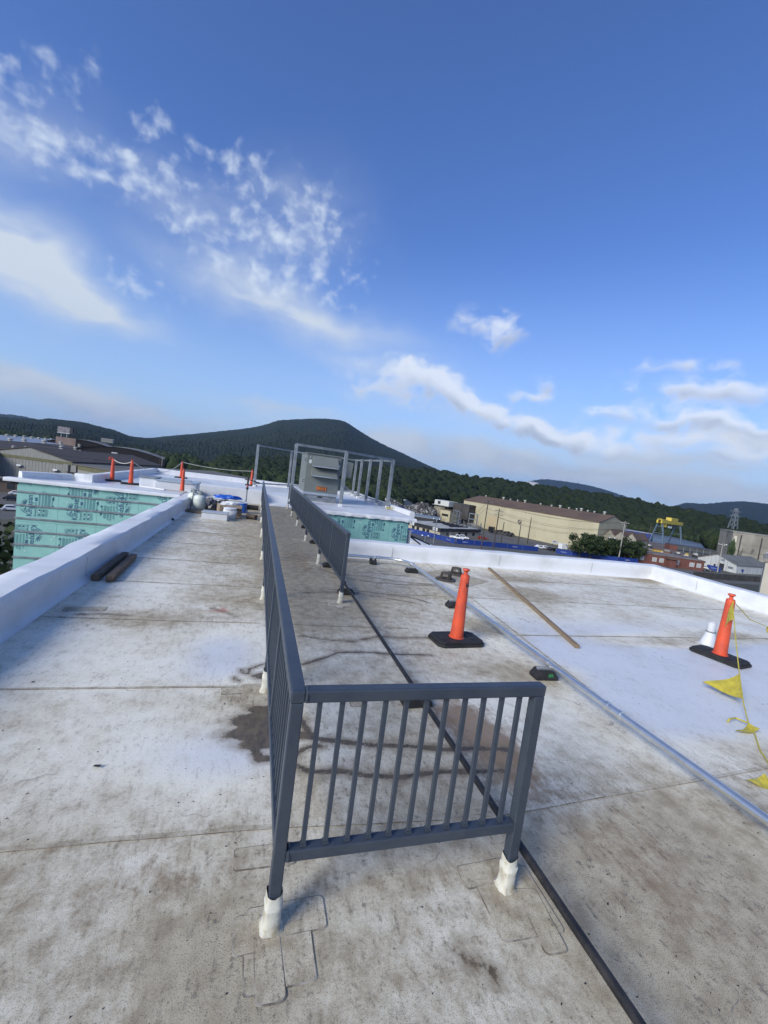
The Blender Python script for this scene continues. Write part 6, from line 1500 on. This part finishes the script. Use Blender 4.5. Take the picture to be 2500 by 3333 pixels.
# keep the spans in front-to-back order
def slab(nm, q, m, th=.4):
    bb = MB(); bb.hexa([Vector(v)-MO-Vector((0, 0, th)) for v in q]+[Vector(v)-MO for v in q]); return bb.build(nm, m, mh)
slab('brown_roof', (A_, B_, C_, D_), M_LROOF)
slab('blue_grey_roof', (D_+Vector((0, 0, -.05)), C_+Vector((0, 0, -.05)), E_, F_), mat('blue_grey_sheet', (.20, .235, .29), .5, c2=(.17, .20, .25), scale=.1))
bb = MB()
for u, v in ((A_, B_), (B_, C_), (C_, E_), (E_, F_)): bb.poly([u-MO-Vector((0, 0, .45)), v-MO-Vector((0, 0, .45)), Vector((v.x-MO.x, v.y-MO.y, 0)), Vector((u.x-MO.x, u.y-MO.y, 0))])
bb.build('wall', M_SID, mh)
M_VENT = mat('chalky_vent', (.46, .44, .39), .6, c2=(.30, .28, .24), scale=2)
def plane_z(q, x, y):
    n_ = (Vector(q[1])-Vector(q[0])).cross(Vector(q[2])-Vector(q[0])); return q[0].z-(n_.x*(x-q[0].x)+n_.y*(y-q[0].y))/n_.z
def vent_at(px, py, s_=1.0, q=(A_, B_, C_)):
    d = look(px, py); n_ = (q[1]-q[0]).cross(q[2]-q[0]); o_ = Vector((0, 0, EYE)); dv_ = Vector(d); t_ = (q[0]-o_).dot(n_)/dv_.dot(n_); p_ = o_+dv_*t_-MO
    s_ *= .92
    v = MB(); v.box((-.75*s_, -.75*s_, -.4), (.75*s_, .75*s_, .45*s_)); v.lathe([(.6*s_, .45*s_), (.6*s_, .8*s_), (1.0*s_, .95*s_), (1.0*s_, 1.25*s_), (.35*s_, 1.6*s_)], 12); v.build('roof_vent', M_VENT, mh, True, loc=p_)
for px, py, s_ in ((33, 1436, 1.2), (79, 1437, 1.2), (143, 1441, 1.2), (197, 1444, 1.1), (44, 1458, .8), (84, 1460, .8), (200, 1460, 1.25), (245, 1462, 1.1), (278, 1464, 1.1), (260, 1471, .9), (258, 1450, .9), (300, 1452, .9)):
    vent_at(px, py+2, s_)
for px, py in ((22, 1421), (50, 1423), (78, 1425), (103, 1428), (126, 1430), (148, 1432), (167, 1434), (187, 1435)): vent_at(px, py, 1.0, (D_, C_, E_))
# curved roof sheds
def barrel(label, c, wdt, L, h, z1, rz, end_m):
    t = thing('curved_shed', (c.x, c.y, G), label, 'shed', 'curved roof sheds', rz); n = 12; H = z1-G
    prof = [(-wdt/2+wdt*i/n, H-h+h*math.sin(math.pi*(.12+.76*i/n))-h*math.sin(math.pi*.12)) for i in range(n+1)]
    b = MB()
    for y in (0, L): b.v += [(x, y, z) for x, z in prof]
    for i in range(n): b.face([i, i+1, n+2+i, n+1+i])
    b.build('roof', mat('pale_curved_roof', (.20, .19, .175), .8, c2=(.15, .14, .13), scale=.1), t, True)
    b = MB()
    for y in (.3, L-.3): b.poly([(x, y, z-.05) for x, z in prof]+[(wdt/2, y, 0), (-wdt/2, y, 0)])
    for x in (-wdt/2+.1, wdt/2-.1): b.poly([(x, .3, 0), (x, L-.3, 0), (x, L-.3, prof[0][1]), (x, .3, prof[0][1])])
    b.build('wall', end_m, t)
    for k in range(6): MB().box((-wdt*.45+wdt*.15*k, .05, 0), (-wdt*.45+wdt*.15*k+1, .28, prof[0][1]-.4)).build('column', M_BLACK, t)
barrel('curved roof shed with a pinkish end wall near the billboard', far(262, 1440, 330), 34, 60, 5, far(262, 1421, 330).z, R(14), mat('dark_timber_wall', (.028, .023, .02), .9))
barrel('wider curved roof shed with dark open sides before the trees', far(392, 1470, 285), 44, 50, 6, far(380, 1442, 285).z, R(10), mat('dark_timber_wall', (.028, .023, .02), .9))
a = far(214, 1430, 318); t = thing('end_gable', (a.x, a.y, G), 'pinkish weathered end wall of the curved shed', 'wall'); MB().box((-5, 0, 0), (5, .6, far(214, 1424, 318).z-G)).build('wall_slab', mat('pink_render', (.26, .19, .16), .9, c2=(.2, .14, .11), scale=.3), t)
a = far(372, 1480, 262); t = thing('small_white_sign', (a.x, a.y, a.z-1), 'small white notice on the dark curved shed', 'sign'); MB().box((-1.3, 0, 0), (1.3, .15, 2.2)).build('board', M_CLEAN, t); MB().box((-.9, -.03, 1.2), (.6, -.01, 1.6)).build('lettering', M_BLACK, t); MB().box((-.1, .15, -14), (.1, .3, 0)).build('sign_post', M_BLACK, t)
# billboard
a = far(207, 1410, 560); t = thing('billboard', (a.x, a.y, G), 'pale pink billboard standing on the plain beyond the works', 'billboard', None, R(-4)); t.scale = (.8, .8, 1); zc = far(207, 1401, 560).z-G
MB().box((-7, -.3, zc-2.4), (7, .3, zc+3.6)).build('panel', mat('billboard_print', (.26, .23, .23), .7, c2=(.15, .14, .16), scale=.35, lo=.45, hi=.6), t); MB().box((7.2, -.3, zc-2.6), (10.5, 3, zc+3.2)).build('back_panel', M_BLACK, t); MB().box((-7.2, -.45, zc-2.9), (7.2, -.31, zc-2.4)).build('catwalk', M_CLEAN, t)
for u in (-3, 3.5): MB().box((u-.4, .35, 0), (u+.4, 1.1, zc-2.4)).build('column', M_GALVD, t)
for k in range(14):     # far sheds on the plain
    px, dd_ = rng.uniform(-60, 170), rng.uniform(640, 1050); a = far(px, 1400, dd_); t = thing('far_shed', (a.x, a.y, G+(dd_-480)*.006), 'tiny pale roofed shed on the plain below the long hill', 'shed', 'tiny sheds on the plain', rng.uniform(-.3, .3)); L, D_2, H = rng.uniform(14, 40), rng.uniform(10, 18), rng.uniform(4, 7)
    MB().box((-L/2, -D_2/2, 0), (L/2, D_2/2, H)).build('wall', M_SID, t); b = MB(); b.hexa([(-L/2, -D_2/2-.5, H), (L/2, -D_2/2-.5, H), (L/2, D_2/2+.5, H), (-L/2, D_2/2+.5, H), (-L/2, -.5, H+2), (L/2, -.5, H+2), (L/2, .5, H+2), (-L/2, .5, H+2)]); b.build('roof', mat('pale_far_roof', (.40, .39, .37), .8), t)
for px, py0, dd_, lb in ((318, 1440, 620, 'white roofed shed among trees right of the billboard'), (352, 1428, 900, 'pale shed roof showing above the tree belt')):
    a = far(px, py0, dd_); t = thing('far_shed', (a.x, a.y, a.z-7), lb, 'shed'); MB().box((-9, -5, 0), (9, 5, 6)).build('wall', M_SID, t); MB().box((-9.4, -5.4, 6), (9.4, 5.4, 6.8)).build('roof', mat('pale_far_roof', (.40, .39, .37), .8), t)
# brown brick annex low on the left
fl, fr = spot(-140, 1583, G), spot(62, 1606, G)
bx = Bld('brown_annex', 'low brown brick annex with a dark window and pale roof', fl, fr, 34); hb = topz(0, 1556, spot(0, 1600, G)); bx.box('wall', (0, 0, 0), (bx.W+8, 34, hb), mat('brown_brick', (.075, .05, .04), .9, c2=(.055, .04, .034), scale=.5)); bx.box('roof', (-.3, -.3, hb), (bx.W+8.3, 34.3, hb+.3), mat('grey_brown_gravel', (.20, .185, .165), .9)); bx.box('roof_edge', (-.4, 33.6, hb+.3), (bx.W+8.4, 34.4, hb+.9), M_CLEAN)
bx.win(bx.W*.80, hb*.25, 2.4, hb*.42, M_GLASS, fm=M_BLACK); bx.win(bx.W*.4, hb*.25, 2.4, hb*.42, M_GLASS, fm=M_BLACK)
# black flap edge at the corner of the far roof
a = spot(30, 1555, .35); t = MB(); t.hexa([(WX0-.75, 16.45, .20), (WX0+.05, 16.25, .20), (WX0+.05, 16.6, .20), (WX0-.6, 16.75, .20), (WX0-.85, 16.4, .31), (WX0+.05, 16.2, .33), (WX0+.05, 16.7, .33), (WX0-.7, 16.8, .31)]); tag(t.build('loose_flap', M_BLACK), 'loose black flap at the corner above the tall green wall', 'flap')

# ------------------------------------------------------------------ haze
USE_HAZE = True
if USE_HAZE:
    m = bpy.data.materials.new('haze'); m.use_nodes = True; nt = m.node_tree; nt.nodes.clear()
    pv = nt.nodes.new('ShaderNodeVolumePrincipled'); pv.inputs['Color'].default_value = (.42, .62, 1.0, 1); pv.inputs['Density'].default_value = 4e-5; pv.inputs['Anisotropy'].default_value = .2
    om = nt.nodes.new('ShaderNodeOutputMaterial'); nt.links.new(pv.outputs[0], om.inputs['Volume'])
    o = MB().box((-9500, -3500, G-3), (9500, 14500, 560)).build('haze', m); tag(o, kind='stuff')
